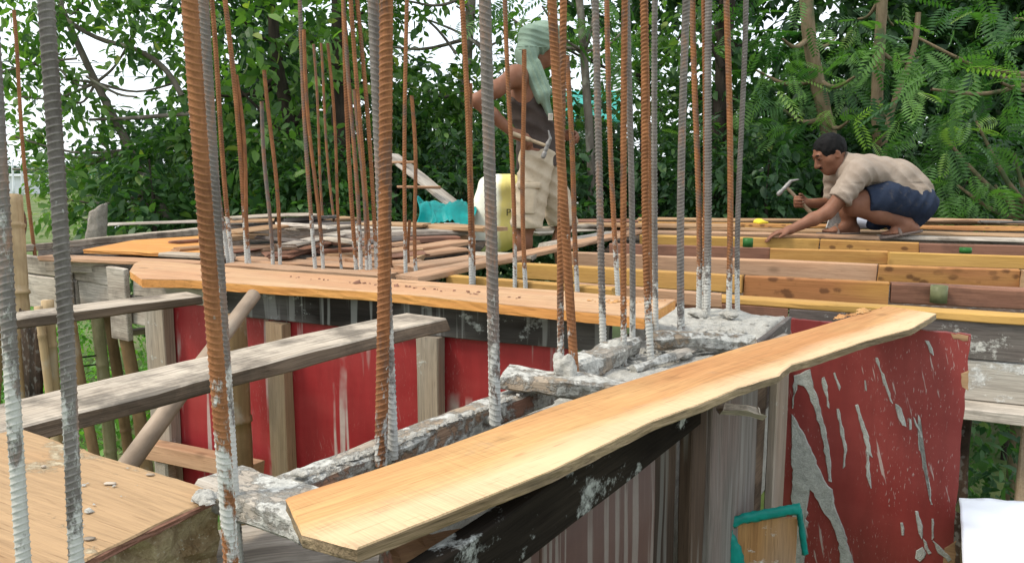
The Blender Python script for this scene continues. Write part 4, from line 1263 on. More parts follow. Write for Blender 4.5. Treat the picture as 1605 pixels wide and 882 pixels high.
def rebar(base, top, width, zb, rust, cem, label, y=None, ends=False, near=False, extra=0.4):
    """base/top: pixels; width: its thickness in photo pixels; ends: the cut top is in view"""
    b = P(*base, zb) if y is None else D(*base, y)
    tpt = D(*top, b.y)
    d = tpt - b
    L = d.length
    ax = d.normalized()
    if not ends:
        L += extra
    rr = width / F * b.y / 2 * .97
    q = ax.to_track_quat('Z', 'Y').to_matrix()
    k = _bk[0]; _bk[0] += 1
    spin = Matrix.Rotation((k * 2.399) % 6.28, 3, 'Z') if not near else Matrix.Rotation(R(70), 3, 'Z')
    if near:
        me = bar_mesh('rebar', L, rr, pitch=rr * 2 * near, sides=18, per=12, bend=.0015, seed=50 + k)
        m = Matrix.Translation(b) @ (q @ spin).to_4x4()
    else:
        me = BARS[k % 4]
        sc = rr / 0.0085
        m = Matrix.Translation(b) @ (q @ spin).to_4x4() @ Matrix.Diagonal((sc, sc, L / 2.4 if L > 1.6 else L / 2.4, 1))
    o = link('rebar', me, None, None, m)
    o['rust'] = float(rust); o['cement'] = float(cem) + (.13 if not near else -.02)
    tag(o, label, 'rebar', 'reinforcing bars standing up from the form')
    if ends:
        c = link('cut_end', CAP, None, o, Matrix.Translation(b + ax * L) @ q.to_4x4() @ Matrix.Diagonal((rr / .0085, rr / .0085, 1, 1)))
        c['rust'] = 1.0; c['cement'] = -1.0
    return o
# nearest bars
rebar((123, 960), (70, -5), 25, 0, 0.10, .12, 'thick grey-brown bar close by, second from the left edge of the photo', y=.64, near=.50, extra=.3)
rebar((43, 960), (-22, 0), 24, 0, .15, .20, 'dark grey bar right at the left edge of the photo', y=.62, near=.52, extra=.3)
rebar((368, 960), (301, -5), 26, 0, 1.0, .10, 'thickest rust-orange bar close by in front of the orange plank', y=.72, near=.44, extra=.3)
rebar((378, 940), (322, 0), 17, 0, .35, .30, 'grey cement-specked bar hugging the back of the thickest rusty bar', y=.98, near=.46, extra=.3)
ZC = -0.06
rebar((616, 718), (588, -5), 19, ZC, .12, .17, 'grey bar of the thick pair, cement-coated at its foot', near=.48)
rebar((597, 728), (605, -5), 22, ZC, .85, .02, 'rusty bar of the thick pair rising through the grey cross plank', near=.48)
rebar((776, 664), (761, -5), 20, ZC, .30, .12, 'single thick bar, grey on one side and rusty on the other, before the sack', near=.48)
rebar((880, 615), (877, -5), 11, ZC, .8, .12, 'slim rusty bar crossing behind the thick rusty one at the man\'s chest')
rebar((903, 624), (866, -5), 15, ZC, .95, .03, 'thick rusty bar hiding the standing man\'s face', near=.48)
rebar((946, 568), (930, -5), 11, ZC, .25, .10, 'grey-brown bar standing alone just past the standing man')
rebar((978, 572), (974, -5), 10, ZC, .85, .05, 'rusty bar beside a blue-grey one, past the standing man')
rebar((991, 562), (987, -5), 9, ZC, .0, .10, 'blue-grey bar between two rusty ones')
rebar((1021, 579), (1003, -5), 12, ZC, .95, .14, 'broad rust-orange bar with a white cemented foot')
rebar((1028, 549), (1029, -5), 9, ZC, .0, .16, 'blue-grey bar crossing the broad rust-orange one at its foot')
rebar((1019, 520), (1019, 76), 9, ZC, .8, .1, 'short rusty bar whose cut top shows beside the blue-grey bar', ends=True)
rebar((1068, 555), (1071, -5), 11, ZC, .22, .05, 'grey-brown bar standing alone before the whitish timber')
rebar((1095, 497), (1092, -5), 9, ZC, .7, .1, 'rusty-yellow bar of the close trio near the column\'s end')
rebar((1103, 492), (1101, -5), 8, ZC, .9, .12, 'rusty bar in the middle of the close trio')
rebar((1108, 499), (1109, -5), 11, ZC, .05, .1, 'thick grey bar of the close trio')
rebar((1142, 501), (1142, -5), 9, ZC, .75, .1, 'pinkish rusty bar of the last pair at the column\'s end')
rebar((1156, 491), (1162, -5), 8, ZC, .15, .08, 'grey bar of the last pair, farthest to the right')
# behind the orange plank
rebar((969, 470), (953, -5), 8, -.03, .7, .12, 'rusty bar with a cement blob behind the orange plank\'s end')
rebar((905, 462), (892.5, 88), 8, -.03, .75, .12, 'short rusty bar with its cut top level with the man\'s head', ends=True)
rebar((824, 455), (815, 78), 7, -.03, .85, .10, 'slim rusty bar with its cut top at the man\'s scarf', ends=True)
rebar((807, 453), (797, -5), 7, -.03, .8, .06, 'slim rusty bar before the man\'s arm')
rebar((739, 449), (722, -5), 8, -.03, .95, .08, 'slim rusty bar between the teal plastic and the sack')
rebar((742, 448), (734, 130), 7, -.03, .9, .1, 'shorter rusty bar doubled behind the slim one by the sack', ends=True)
rebar((636, 440), (635, -5), 6, -.03, .75, .08, 'slim tan bar just past the thick pair')
rebar((653, 441), (643, 150), 6, -.03, .85, .12, 'shorter rusty bar with cement foot just past the thick pair', ends=True)
rebar((643, 430), (641, 345), 5, -.03, .95, .0, 'very short rusty bar before the plank heap', ends=True)
rebar((614, 430), (609, 330), 5, -.03, .95, .0, 'short rusty bar peeping from behind the thick pair', ends=True)
rebar((559, 432), (535, -5), 6.5, -.03, .95, .02, 'rusty bar on the near side of the tight cluster')
rebar((566, 435), (544, -5), 6.5, -.03, .6, .12, 'tan bar with cement foot in the tight cluster')
rebar((575, 436), (557, 140), 6, -.03, .6, .16, 'shorter bar with cement foot in the tight cluster', ends=True)
rebar((581, 436), (550, -5), 6.5, -.03, .95, .05, 'leaning rusty bar in the tight cluster')
rebar((591, 434), (561.5, -5), 6.5, -.03, .9, .08, 'rusty bar on the far side of the tight cluster')
rebar((536, 430), (512, 68), 4.5, -.03, .9, .0, 'thin dark rusty bar at the heap with its top showing', ends=True)
rebar((524, 350), (502, 68), 4, .0, .7, -.3, 'thin dark bar rising from the middle of the heap', y=4.9, ends=True)
rebar((506, 345), (492, 70), 4, .0, .7, -.3, 'thin dark bar rising from the back of the heap', y=5.1, ends=True)
rebar((495, 432), (468, -5), 6.5, -.03, .5, .16, 'pale tan bar before the dark tree trunk')
rebar((507, 432), (478, 47), 5.5, -.03, .8, .16, 'rusty bar doubled behind the pale tan one', ends=True)
rebar((439, 425), (416, 110), 6, -.03, .85, .14, 'rusty bar of the short pair with cut tops', ends=True)
rebar((428, 425), (410, 159), 6, -.03, .4, .14, 'greyish bar of the short pair with cut tops', ends=True)
rebar((388, 423), (354, -5), 7.5, -.03, .85, .16, 'rusty bar with a whitened foot behind the orange plank')
rebar((392, 423), (368, 117), 6, -.03, .9, .16, 'shorter rusty bar doubled with the whitened one', ends=True)
rebar((359, 419), (314, -5), 7, -.03, .55, .14, 'speckled bar nearest the thickest rusty bar')
rebar((365, 420), (328, -5), 7, -.03, .9, .14, 'rusty bar leaning beside the speckled one')
rebar((55, 402), (17, 15), 5.5, -.03, .95, -.3, 'thin rusty bar standing alone at the far left form', ends=True)
rebar((38, 390), (34, 330), 4, -.03, .6, -.3, 'short dark bar next to the thin rusty bar at the far left', ends=True)
# ================================================================== the two men and what lies round them
def skin_mat():
    t = NT('brown_skin'); c = t.coord(rand=False)
    a = t.noise(c, 12, 5); b = t.noise(c, 120, 3)
    col = t.mix(t.ramp(a, [(0.3, 0.0), (0.7, 1.0)]), (0.17, 0.075, 0.045), (0.26, 0.125, 0.078))
    t.col(col); t.rough(0.48); t.bump(b, 0.15, 0.002)
    t.b.inputs['Subsurface Weight'].default_value = 0.06
    t.b.inputs['Subsurface Radius'].default_value = (0.01, 0.004, 0.002)
    return t.m
def cloth_mat(name, c1, c2, weave=220, rough=0.9, dirt=None):
    t = NT(name); c = t.coord(rand=False)
    a = t.noise(c, 9, 5); b = t.noise(c, weave, 2)
    col = t.mix(t.ramp(a, [(0.3, 0.0), (0.7, 1.0)]), c1, c2)
    if dirt: col = t.mix(t.math('MULTIPLY', t.step(t.noise(c, 22, 6, .7), .56, .66), .6), col, dirt)
    t.col(col); t.rough(rough); t.bump(t.math('ADD', t.math('MULTIPLY', b, .3), t.math('ADD', t.noise(t.scaled(c, (11, 11, 16)), 1.0, 2, .5, .8), t.math('MULTIPLY', t.noise(c, 60, 2), .15))), 0.45, 0.012)
    t.b.inputs['Sheen Weight'].default_value = 0.0
    return t.m
M_SKIN = skin_mat()
M_HAIR = cloth_mat('black_hair', (.003, .003, .003), (.009, .008, .008), 300, .75)
M_STEEL = simple('worn_hammer_steel', (.26, .25, .24), .5, .25, 60, .2, .3)
M_HANDLE = simple('pale_hammer_handle', (.32, .25, .17), .65, .25, 40)
def add(a, b): return tuple(x + y for x, y in zip(a, b))
def hand(s, wrist, fwd, palm_n, up, sc=1.0, curl=0.5, grip=False):
    """palm, four unequal bent fingers and a thumb leaving the side of the palm"""
    w = Vector(wrist); f = Vector(fwd).normalized(); n = Vector(palm_n); n = (n - f * n.dot(f)).normalized(); sd = f.cross(n)
    if sd.dot(Vector(up)) < 0: sd = -sd
    palm_c = w + f * .045 * sc
    s.cap(w, w + f * .02 * sc, .024 * sc, .026 * sc, .015)
    for k in range(4):
        o = (k - 1.5) * .017 * sc
        kn = w + f * (.085 - abs(k - 1.3) * .004) * sc + sd * (-o)
        s.cap(w + f * .02 * sc + sd * (-o * .7), kn, .0135 * sc, .0115 * sc, .012)
        ln = (.036, .042, .040, .032)[k] * sc
        c = curl * (1.0 + .12 * k)
        d1 = (f * math.cos(c) + n * math.sin(c)); p1 = kn + d1 * ln
        d2 = (f * math.cos(c * 2.1) + n * math.sin(c * 2.1)); p2 = p1 + d2 * ln * .8
        d3 = (f * math.cos(c * 2.8) + n * math.sin(c * 2.8)); p3 = p2 + d3 * ln * .55
        s.cap(kn, p1, .0100 * sc, .0092 * sc, .004); s.cap(p1, p2, .0092 * sc, .0083 * sc, .003); s.cap(p2, p3, .0083 * sc, .0065 * sc, .003)
    tb = w + f * .03 * sc + sd * .024 * sc
    t1 = tb + (f * .6 + sd * .55 + n * .35).normalized() * .036 * sc
    t2 = t1 + (f * .85 + n * (.75 if grip else .3)).normalized() * .03 * sc
    s.cap(tb - f * .012, t1, .0145 * sc, .0115 * sc, .010); s.cap(t1, t2, .0112 * sc, .0085 * sc, .004)
def head(s, c, face, up, sc=1.0):
    """skull, jaw, brow, nose, lips, ears and neck root; face: where it looks"""
    c = Vector(c); f = Vector(face).normalized(); u = Vector(up); u = (u - f * u.dot(f)).normalized(); r = u.cross(f)
    rot = np.array(Matrix((f, r, u)).transposed())
    E = lambda x, y, z, a, b, d, k=.01, sub=False: s.ell(c + (f * x + r * y + u * z) * sc, (a * sc, b * sc, d * sc), k, rot, sub)
    E(-.012, 0, .022, .098, .076, .092, .01)
    E(.020, 0, -.045, .068, .058, .070, .03)
    E(.052, 0, -.090, .026, .028, .022, .03)          # chin
    for e in (-1, 1):
        E(.030, e * .052, -.020, .03, .018, .026, .02)   # cheekbone
        E(.085, e * .030, .012, .012, .020, .014, .010, True)  # eye socket
        E(.083, e * .030, .010, .0095, .013, .010, .004)  # lid and ball
        E(-.010, e * .077, -.010, .020, .009, .032, .006)  # ear
        E(.002, e * .084, -.006, .010, .006, .016, .004, True)
    E(.082, 0, .032, .012, .048, .010, .014)             # brow
    s.cap(c + (f * .088 + u * .012) * sc, c + (f * .108 - u * .030) * sc, .009 * sc, .014 * sc, .008)
    for e in (-1, 1): E(.098, e * .012, -.034, .010, .009, .008, .006)
    E(.082, 0, -.058, .012, .024, .007, .006); E(.079, 0, -.070, .012, .021, .008, .005)
    E(.094, 0, -.064, .010, .022, .0022, .003, True)
    return f, r, u
def foot(s, ankle, heel, toe, side, w=.042):
    a, h, t_ = Vector(ankle), Vector(heel), Vector(toe); sd = Vector(side).normalized()
    s.cap(a, h, .034, .030, .02)
    s.cap(a, h.lerp(t_, .62), .034, .026, .03); s.cap(h, h.lerp(t_, .7), .028, .025, .02)
    base = h.lerp(t_, .68)
    for k in range(5):
        o = (k - 2) * .016
        tip = t_ + sd * o - (t_ - h).normalized() * (.004 + .009 * k)
        s.cap(base + sd * o * .9, tip, .017 - .001 * k, .0105 - .0008 * k, .008)

# ---- the standing man (in profile, hand on hip, looking along the deck)
B1 = D(842, 467, 4.94)
def J(x, y, z): return (B1.x + x, B1.y + y, B1.z + z)
man = empty('person', B1, 'standing man in pale green head scarf, dark tank top and beige cargo shorts', 'person')
s = SDF(J(-.46, -.36, -.02), J(.38, .36, 1.72), .008)
s.ell(J(-.060, 0, 1.215), (.118, .160, .170), .04); s.ell(J(-.02, 0, 1.05), (.105, .140, .15), .05); s.ell(J(-.005, 0, .90), (.112, .150, .12), .05)
s.cap(J(-.10, -.13, 1.33), J(-.05, .13, 1.34), .055, .055, .05)
s.cap(J(-.045, 0, 1.33), J(.0, 0, 1.44), .058, .052, .03)
s.ell(J(-.105, -.075, 1.26), (.05, .065, .10), .04); s.ell(J(.02, -.07, 1.25), (.05, .07, .06), .04)
# near arm: hand on hip
s.ell(J(-.135, -.175, 1.325), (.062, .055, .066), .04)
s.cap(J(-.135, -.18, 1.325), J(-.25, -.23, 1.245), .052, .048, .03); s.cap(J(-.25, -.23, 1.245), J(-.355, -.27, 1.18), .048, .040, .02)
s.cap(J(-.355, -.27, 1.18), J(-.27, -.255, 1.10), .040, .040, .02); s.cap(J(-.27, -.255, 1.10), J(-.15, -.20, 1.0), .040, .027, .02)
hand(s, J(-.15, -.195, 1.0), (.9, .0, -.38), (-.1, .75, -.5), (0, 0, 1), 1.0, .62, True)
# far arm
s.ell(J(-.03, .17, 1.33), (.06, .055, .06), .04)
s.cap(J(-.03, .18, 1.32), J(.03, .26, 1.08), .05, .04, .03); s.cap(J(.03, .26, 1.08), J(.17, .17, 1.0), .04, .027, .02)
hand(s, J(.17, .17, 1.0), (.85, -.5, -.05), (-.3, -.7, -.4), (0, 0, 1), 1.0, .7)
# legs
for hip, knee, ank, toe in (((-.015, -.085, .86), (-.075, -.105, .475), (-.09, -.10, .085), (.09, -.13, .02)), ((.03, .085, .86), (.165, .10, .475), (.165, .10, .085), (.34, .10, .02))):
    mid = tuple((a + b) / 2 for a, b in zip(hip, knee)); cf = tuple(a * .68 + b * .32 for a, b in zip(knee, ank))
    s.cap(J(*hip), J(*mid), .088, .074, .04); s.cap(J(*mid), J(*knee), .074, .052, .03)
    s.ell(J(knee[0] + .012, knee[1], knee[2]), (.05, .047, .055), .03)
    s.cap(J(*knee), J(cf[0] - .012, cf[1], cf[2]), .050, .054, .03); s.cap(J(cf[0] - .012, cf[1], cf[2]), J(*ank), .054, .034, .03)
    foot(s, J(*ank), J(ank[0] - .03, ank[1], .035), J(toe[0], toe[1], .016), (0, -1, 0))
hf, hr, hu = head(s, J(.035, 0, 1.525), (.93, .05, -.36), (.3, 0, .95))
link('body', s.mesh('body'), M_SKIN, man)
# tank top
s = SDF(J(-.30, -.30, .72), J(.22, .30, 1.48), .008)
s.ell(J(-.060, 0, 1.215), (.130, .172, .182), .04); s.ell(J(-.02, 0, 1.05), (.118, .153, .16), .05); s.ell(J(-.005, 0, .90), (.124, .163, .15), .05); s.ell(J(.0, 0, .80), (.122, .160, .08), .05)
s.cap(J(-.085, -.085, 1.36), J(-.05, .085, 1.365), .045, .045, .04)
s.wrinkle(.003, 22, 4, (1.6, 1.6, .8)); s.pleat((.45, .2, .9), .075, .005, 14)
s.ell(J(-.115, -.215, 1.275), (.125, .105, .135), .01, None, True); s.ell(J(-.06, .215, 1.275), (.10, .09, .13), .01, None, True)
s.ell(J(-.005, 0, 1.46), (.085, .085, .10), .01, None, True)
s.cut(J(0, 0, .80), (.12, 0, -1))
link('tank_top', s.mesh('tank_top'), cloth_mat('dark_brown_jersey', (.046, .034, .029), (.078, .060, .052)), man)
# cargo shorts
M_KHAKI = cloth_mat('beige_cotton', (.38, .31, .22), (.52, .44, .33), dirt=(.36, .29, .21))
s = SDF(J(-.24, -.28, .40), J(.32, .26, .98), .008)
s.ell(J(-.005, 0, .89), (.122, .162, .10), .04)
s.cap(J(-.010, -.085, .84), J(-.07, -.105, .47), .102, .098, .03); s.cap(J(.035, .085, .84), J(.16, .10, .47), .102, .096, .03)
s.wrinkle(.004, 26, 9, (1, 1, .9)); s.pleat((.5, 0, .87), .07, .006, 11)
s.cut(J(0, 0, .445), (0, 0, -1)); s.cut(J(0, 0, .93), (0, 0, 1))
sh = link('shorts', s.mesh('shorts'), M_KHAKI, man)
s = SDF(J(-.17, -.27, .50), J(.06, -.12, .74), .006)
s.cap(J(-.05, -.17, .68), J(-.065, -.175, .54), .05, .05, .01); s.cut(J(0, -.212, .6), (0, -1, 0)); s.cut(J(0, 0, .535), (0, 0, -1)); s.cut(J(0, 0, .695), (0, 0, 1)); s.cut(J(.01, 0, 0), (1, 0, 0)); s.cut(J(-.12, 0, 0), (-1, 0, 0))
s.wrinkle(.003, 60, 3)
pk = link('pocket', s.mesh('pocket'), M_KHAKI, sh)
s = SDF(J(-.17, -.28, .66), J(.06, -.12, .74), .005)
s.cap(J(-.115, -.17, .70), J(.005, -.17, .70), .048, .048, .01); s.cut(J(0, -.219, .7), (0, -1, 0)); s.cut(J(0, 0, .680), (0, 0, -1)); s.cut(J(0, 0, .716), (0, 0, 1)); s.cut(J(.015, 0, 0), (1, 0, 0)); s.cut(J(-.125, 0, 0), (-1, 0, 0))
link('pocket_flap', s.mesh('pocket_flap'), M_KHAKI, sh)
# head scarf
M_SCARF = cloth_mat('pale_green_cotton', (.145, .205, .155), (.225, .30, .235))
s = SDF(J(-.16, -.24, 1.08), J(.18, .18, 1.70), .005)
hc = J(.035, 0, 1.525)
rotm = np.array(Matrix((hf, hr, hu)).transposed())
s.ell(Vector(hc) - hf * .010 + hu * .026, (.112, .092, .105), .02, rotm)
s.cap(J(.13, -.02, 1.585), J(-.08, -.07, 1.575), .018, .022, .03); s.cap(J(-.03, -.085, 1.60), J(.125, -.055, 1.605), .013, .013, .02)
s.cap(J(-.055, -.055, 1.57), J(-.075, -.085, 1.46), .055, .056, .04)
s.cap(J(-.075, -.085, 1.46), J(-.045, -.125, 1.34), .054, .046, .03)
s.cap(J(-.045, -.125, 1.34), J(.02, -.155, 1.22), .044, .036, .03); s.cap(J(.02, -.155, 1.22), J(.062, -.150, 1.11), .034, .012, .03)
s.cap(J(-.01, -.13, 1.40), J(.05, -.16, 1.24), .018, .018, .02)
s.wrinkle(.004, 30, 21, (1.5, 1.5, .5)); s.pleat((.93, .35, .33), .030, .0055, 5, J(0, 0, .9)[2], J(0, 0, 1.50)[2]); s.pleat((.25, .1, 1), .034, .004, 8, J(0, 0, 1.50)[2], J(0, 0, 1.8)[2])
s.ell(Vector(hc) + hf * .095 - hu * .045 - hr * .0, (.085, .125, .085), .008, rotm, True)
s.ell(Vector(hc) + hf * .060 - hu * .075 + hr * .10, (.05, .06, .07), .01, rotm, True)
link('head_scarf', s.mesh('head_scarf'), M_SCARF, man)
em = link('emblem', mesh('emblem', [(-.014, 0, -.02), (.014, 0, -.02), (.014, 0, .02), (-.014, 0, .02), (-.014, .004, -.02), (.014, .004, -.02), (.014, .004, .02), (-.014, .004, .02), (-.008, -.001, -.012), (.008, -.001, -.012), (.008, -.001, .012), (-.008, -.001, .012)], [(0, 1, 9, 8), (1, 2, 10, 9), (2, 3, 11, 10), (3, 0, 8, 11), (5, 4, 7, 6), (1, 5, 6, 2), (0, 3, 7, 4), (0, 4, 5, 1), (3, 2, 6, 7)]), simple('pale_print', (.55, .5, .42)), man, Matrix.Translation(J(.068, -.176, 1.095)) @ Matrix.Rotation(.3, 4, 'Z'))
# hammers
def hammer(h0, h1, up, label, sc=1.0, claw=1):
    h0, h1 = Vector(h0), Vector(h1); f = (h1 - h0).normalized(); u = Vector(up); u = (u - f * u.dot(f)).normalized()
    e = empty('hammer', h0, label, 'hammer')
    lo = [min(h0[i], h1[i]) - .12 for i in range(3)]; hi = [max(h0[i], h1[i]) + .12 for i in range(3)]
    a = SDF(lo, hi, .005)
    a.cap(h0, h0.lerp(h1, .45), .014, .012, .01); a.cap(h0.lerp(h1, .45), h1, .011, .0105, .01)
    link('handle', a.mesh('handle'), M_HANDLE, e)
    a = SDF(lo, hi, .004)
    a.cap(h1 - u * .012, h1 + u * .020, .013, .013, .008); a.cap(h1 + u * .02, h1 + u * .045, .010, .010, .004); a.cap(h1 + u * .045, h1 + u * .062, .0145, .0145, .004)
    sd = f.cross(u)
    for q in (-1, 1):
        c1_, c2_ = h1 - u * .045 + sd * q * .007 + f * .004 * claw, h1 - u * .085 + sd * q * .013 - f * .022
        a.cap(h1 - u * .01, c1_, .012, .009, .006); a.cap(c1_, c2_, .0085, .004, .004)
    link('hammer_head', a.mesh('hammer_head'), M_STEEL, e)
    return e
hammer(J(-.15, -.235, .995), J(.045, -.24, .925), (.30, 0, -1), 'pale handled claw hammer gripped at the standing man\'s hip')

# ---- the crouching man
B2 = D(1391, 368, 4.98)
B2.z = 0.036
def K(x, y, z): return (B2.x + x, B2.y + y, B2.z + z - .036)
man2 = empty('person', B2, 'crouching man in light beige shirt and navy shorts reaching down to the boards', 'person')
s = SDF(K(-.86, -.34, -.03), K(.34, .36, .68), .007)
s.ell(K(-.17, 0, .385), (.14, .16, .095), .04); s.ell(K(-.02, 0, .368), (.15, .148, .088), .05); s.ell(K(.10, 0, .29), (.105, .142, .095), .05); s.ell(K(.150, 0, .20), (.092, .150, .105), .05)
s.cap(K(-.27, -.14, .385), K(-.27, .14, .39), .062, .062, .05)
s.cap(K(-.25, 0, .41), K(-.355, 0, .455), .058, .052, .03)
# near arm reaching to the boards
s.cap(K(-.285, -.185, .375), K(-.37, -.205, .26), .055, .049, .03); s.cap(K(-.37, -.205, .26), K(-.462, -.21, .155), .049, .040, .03)
s.cap(K(-.462, -.21, .155), K(-.54, -.20, .115), .040, .039, .02); s.cap(K(-.54, -.20, .115), K(-.665, -.18, .052), .038, .026, .02)
hand(s, K(-.665, -.18, .050), (-.97, .06, -.2), (.15, 0, -1), (0, -1, 0), 1.0, .28)
# far arm with the hammer
s.cap(K(-.27, .185, .38), K(-.245, .22, .19), .053, .042, .03); s.cap(K(-.245, .22, .19), K(-.455, .15, .195), .042, .028, .02)
hand(s, K(-.455, .15, .195), (-.92, -.2, .1), (.1, -.9, .1), (0, 0, 1), 1.0, .85, True)
# near leg folded, heel under the seat
s.cap(K(.135, -.09, .20), K(-.08, -.125, .235), .095, .08, .04); s.cap(K(-.08, -.125, .235), K(-.275, -.135, .215), .085, .058, .03)
s.ell(K(-.285, -.135, .195), (.055, .052, .06), .03)
s.cap(K(-.275, -.135, .185), K(-.12, -.135, .140), .052, .054, .03); s.cap(K(-.12, -.135, .140), K(.045, -.13, .085), .054, .033, .03)
foot(s, K(.05, -.13, .078), K(.095, -.13, .055), K(-.085, -.145, .022), (0, -1, 0))
# far leg with its shin upright
s.cap(K(.135, .09, .20), K(-.06, .12, .25), .098, .083, .04); s.cap(K(-.06, .12, .25), K(-.215, .13, .255), .083, .056, .03)
s.cap(K(-.215, .13, .24), K(-.195, .13, .14), .05, .052, .03); s.cap(K(-.195, .13, .14), K(-.185, .13, .07), .05, .035, .03)
foot(s, K(-.185, .13, .065), K(-.15, .13, .03), K(-.34, .13, .018), (0, -1, 0))
gf, gr, gu = head(s, K(-.388, 0, .500), (-.84, -.12, -.46), (-.46, 0, .88))
link('body', s.mesh('body'), M_SKIN, man2)
# shirt
s = SDF(K(-.52, -.34, .10), K(.36, .36, .56), .006)
s.ell(K(-.17, 0, .388), (.152, .175, .108), .04); s.ell(K(-.02, 0, .370), (.165, .163, .102), .05); s.ell(K(.10, 0, .292), (.125, .156, .11), .05); s.ell(K(.152, 0, .23), (.102, .158, .09), .05)
s.cap(K(-.26, -.14, .39), K(-.26, .14, .395), .080, .080, .05)
s.cap(K(-.29, -.185, .375), K(-.40, -.212, .235), .070, .072, .03); s.cap(K(-.27, .185, .38), K(-.255, .21, .25), .068, .068, .03)
s.cap(K(-.26, 0, .425), K(-.31, 0, .45), .070, .064, .02)
s.cap(K(-.02, -.12, .30), K(.09, -.13, .245), .045, .04, .06)
s.wrinkle(.004, 22, 31, (1.2, .7, 1.5)); s.pleat((.75, .1, .65), .062, .006, 3); s.pleat((.2, .3, 1), .05, .004, 9, K(0, 0, .12)[2], K(0, 0, .33)[2])
s.cut(K(.218, 0, .25), (.90, 0, -.30)); s.cut(K(.06, 0, .172), (.22, 0, -.97)); s.cut(K(-.325, 0, .455), (-.85, 0, .52))
s.cut(K(-.388, 0, .222), (-.62, 0, -.78))
link('shirt', s.mesh('shirt'), cloth_mat('light_beige_cotton', (.26, .205, .16), (.36, .295, .24)), man2)
# shorts
s = SDF(K(-.32, -.32, .02), K(.36, .32, .42), .0075)
s.ell(K(.148, 0, .195), (.108, .162, .112), .05)
s.cap(K(.135, -.09, .205), K(-.08, -.127, .238), .108, .094, .03); s.cap(K(-.08, -.127, .238), K(-.275, -.137, .218), .094, .070, .03); s.cap(K(.13, .09, .20), K(-.06, .12, .25), .118, .105, .03); s.cap(K(-.06, .12, .25), K(-.215, .13, .255), .105, .078, .03)
s.cap(K(.02, .10, .12), K(-.03, .12, .07), .075, .05, .04); s.cap(K(.12, -.06, .12), K(.02, -.03, .09), .07, .05, .04)
s.wrinkle(.004, 26, 41); s.pleat((.85, 0, -.5), .055, .005, 12)
s.cut(K(-.208, 0, .22), (-.97, 0, -.1)); s.cut(K(.19, 0, .30), (.55, 0, .85))
link('shorts', s.mesh('shorts'), cloth_mat('navy_denim', (.014, .021, .040), (.032, .044, .075), dirt=(.07, .065, .065)), man2)
s = SDF(K(.12, -.2, .18), K(.30, .2, .34), .007)
s.ell(K(.150, 0, .225), (.116, .16, .075), .03); s.cut(K(.21, 0, .285), (.5, 0, .86)); s.cut(K(.0, 0, .222), (0, 0, -1)); s.cut(K(.17, 0, 0), (-1, 0, 0))
link('waistband', s.mesh('waistband'), cloth_mat('red_waistband', (.30, .02, .03), (.40, .05, .06)), man2)
# hair
s = SDF(K(-.56, -.14, .40), K(-.24, .14, .68), .006)
rotm = np.array(Matrix((gf, gr, gu)).transposed()); hc2 = Vector(K(-.388, 0, .500))
s.ell(hc2 - gf * .017 + gu * .030, (.103, .083, .094), .01, rotm); s.wrinkle(.004, 120, 2)
s.ell(hc2 + gf * .082 - gu * .012, (.070, .062, .078), .006, rotm, True); s.ell(hc2 + gf * .060 - gu * .060, (.062, .13, .07), .006, rotm, True)
s.ell(hc2 - gf * .02 - gu * .075, (.12, .12, .055), .01, rotm, True); s.wrinkle(.0035, 190, 17)
link('hair', s.mesh('hair'), M_HAIR, man2)
# eyes, brows of both
def eyes(par, c, f, r, u):
    c = Vector(c)
    for e in (-1, 1):
        a = SDF(c + f * .085 + r * e * .03 + u * .01 - Vector((.02,) * 3), c + f * .085 + r * e * .03 + u * .01 + Vector((.02,) * 3), .002)
        a.ell(c + f * .0845 + r * e * .030 + u * .010, (.0095, .011, .0055), .002, np.array(Matrix((f, r, u)).transposed()))
        link('eye', a.mesh('eye'), simple('dark_eye', (.02, .015, .012), .2), par)
        a = SDF(c + f * .088 + r * e * .03 + u * .034 - Vector((.035,) * 3), c + f * .088 + r * e * .03 + u * .034 + Vector((.035,) * 3), .003)
        a.ell(c + f * .088 + r * e * .031 + u * .034, (.008, .020, .0045), .002, np.array(Matrix((f, r, u)).transposed()))
        link('eyebrow', a.mesh('eyebrow'), M_HAIR, par)
eyes(man2, K(-.388, 0, .500), gf, gr, gu)
eyes(man, J(.035, 0, 1.525), hf, hr, hu)
a = SDF(hc2 - Vector((.16, .06, .14)), hc2 + Vector((.0, .06, .02)), .003)
rr3 = np.array(Matrix((gf, gr, gu)).transposed())
a.ell(hc2 + gf * .090 - gu * .050, (.009, .025, .005), .002, rr3)
link('moustache', a.mesh('moustache'), M_HAIR, man2)
# sandals
def sandal(heel, toe, label_mat, par):
    h, t_ = Vector(heel), Vector(toe); f = (t_ - h).normalized()
    a = SDF([min(h[i], t_[i]) - .08 for i in range(3)], [max(h[i], t_[i]) + .08 for i in range(3)], .005)
    a.cap(h, t_, .036, .044, .01)
    up = Vector((0, 0, 1)); up = (up - f * up.dot(f)).normalized()
    a.cut(h + up * .006, up); a.cut(h - up * .009, -up)
    o = link('sandal', a.mesh('sandal'), label_mat, par)
    b = SDF([min(h[i], t_[i]) - .09 for i in range(3)], [max(h[i], t_[i]) + .09 for i in range(3)], .005)
    m = h.lerp(t_, .58)
    b.cap(m + Vector((0, -.042, 0)), m + up * .052, .011, .011, .01); b.cap(m + up * .052, m + Vector((0, .042, 0)), .011, .011, .01)
    link('strap', b.mesh('strap'), label_mat, o)
M_SAND = simple('brown_rubber', (.17, .13, .11), .7, .2, 30)
sandal(K(.11, -.135, .040), K(-.085, -.147, .007), M_SAND, man2)
sandal(K(-.15, .13, .008), K(-.35, .13, .002), M_SAND, man2)
hammer(K(-.415, .125, .115), K(-.605, .115, .300), (-.75, 0, -.65), 'long handled claw hammer raised in the crouching man\'s far hand')

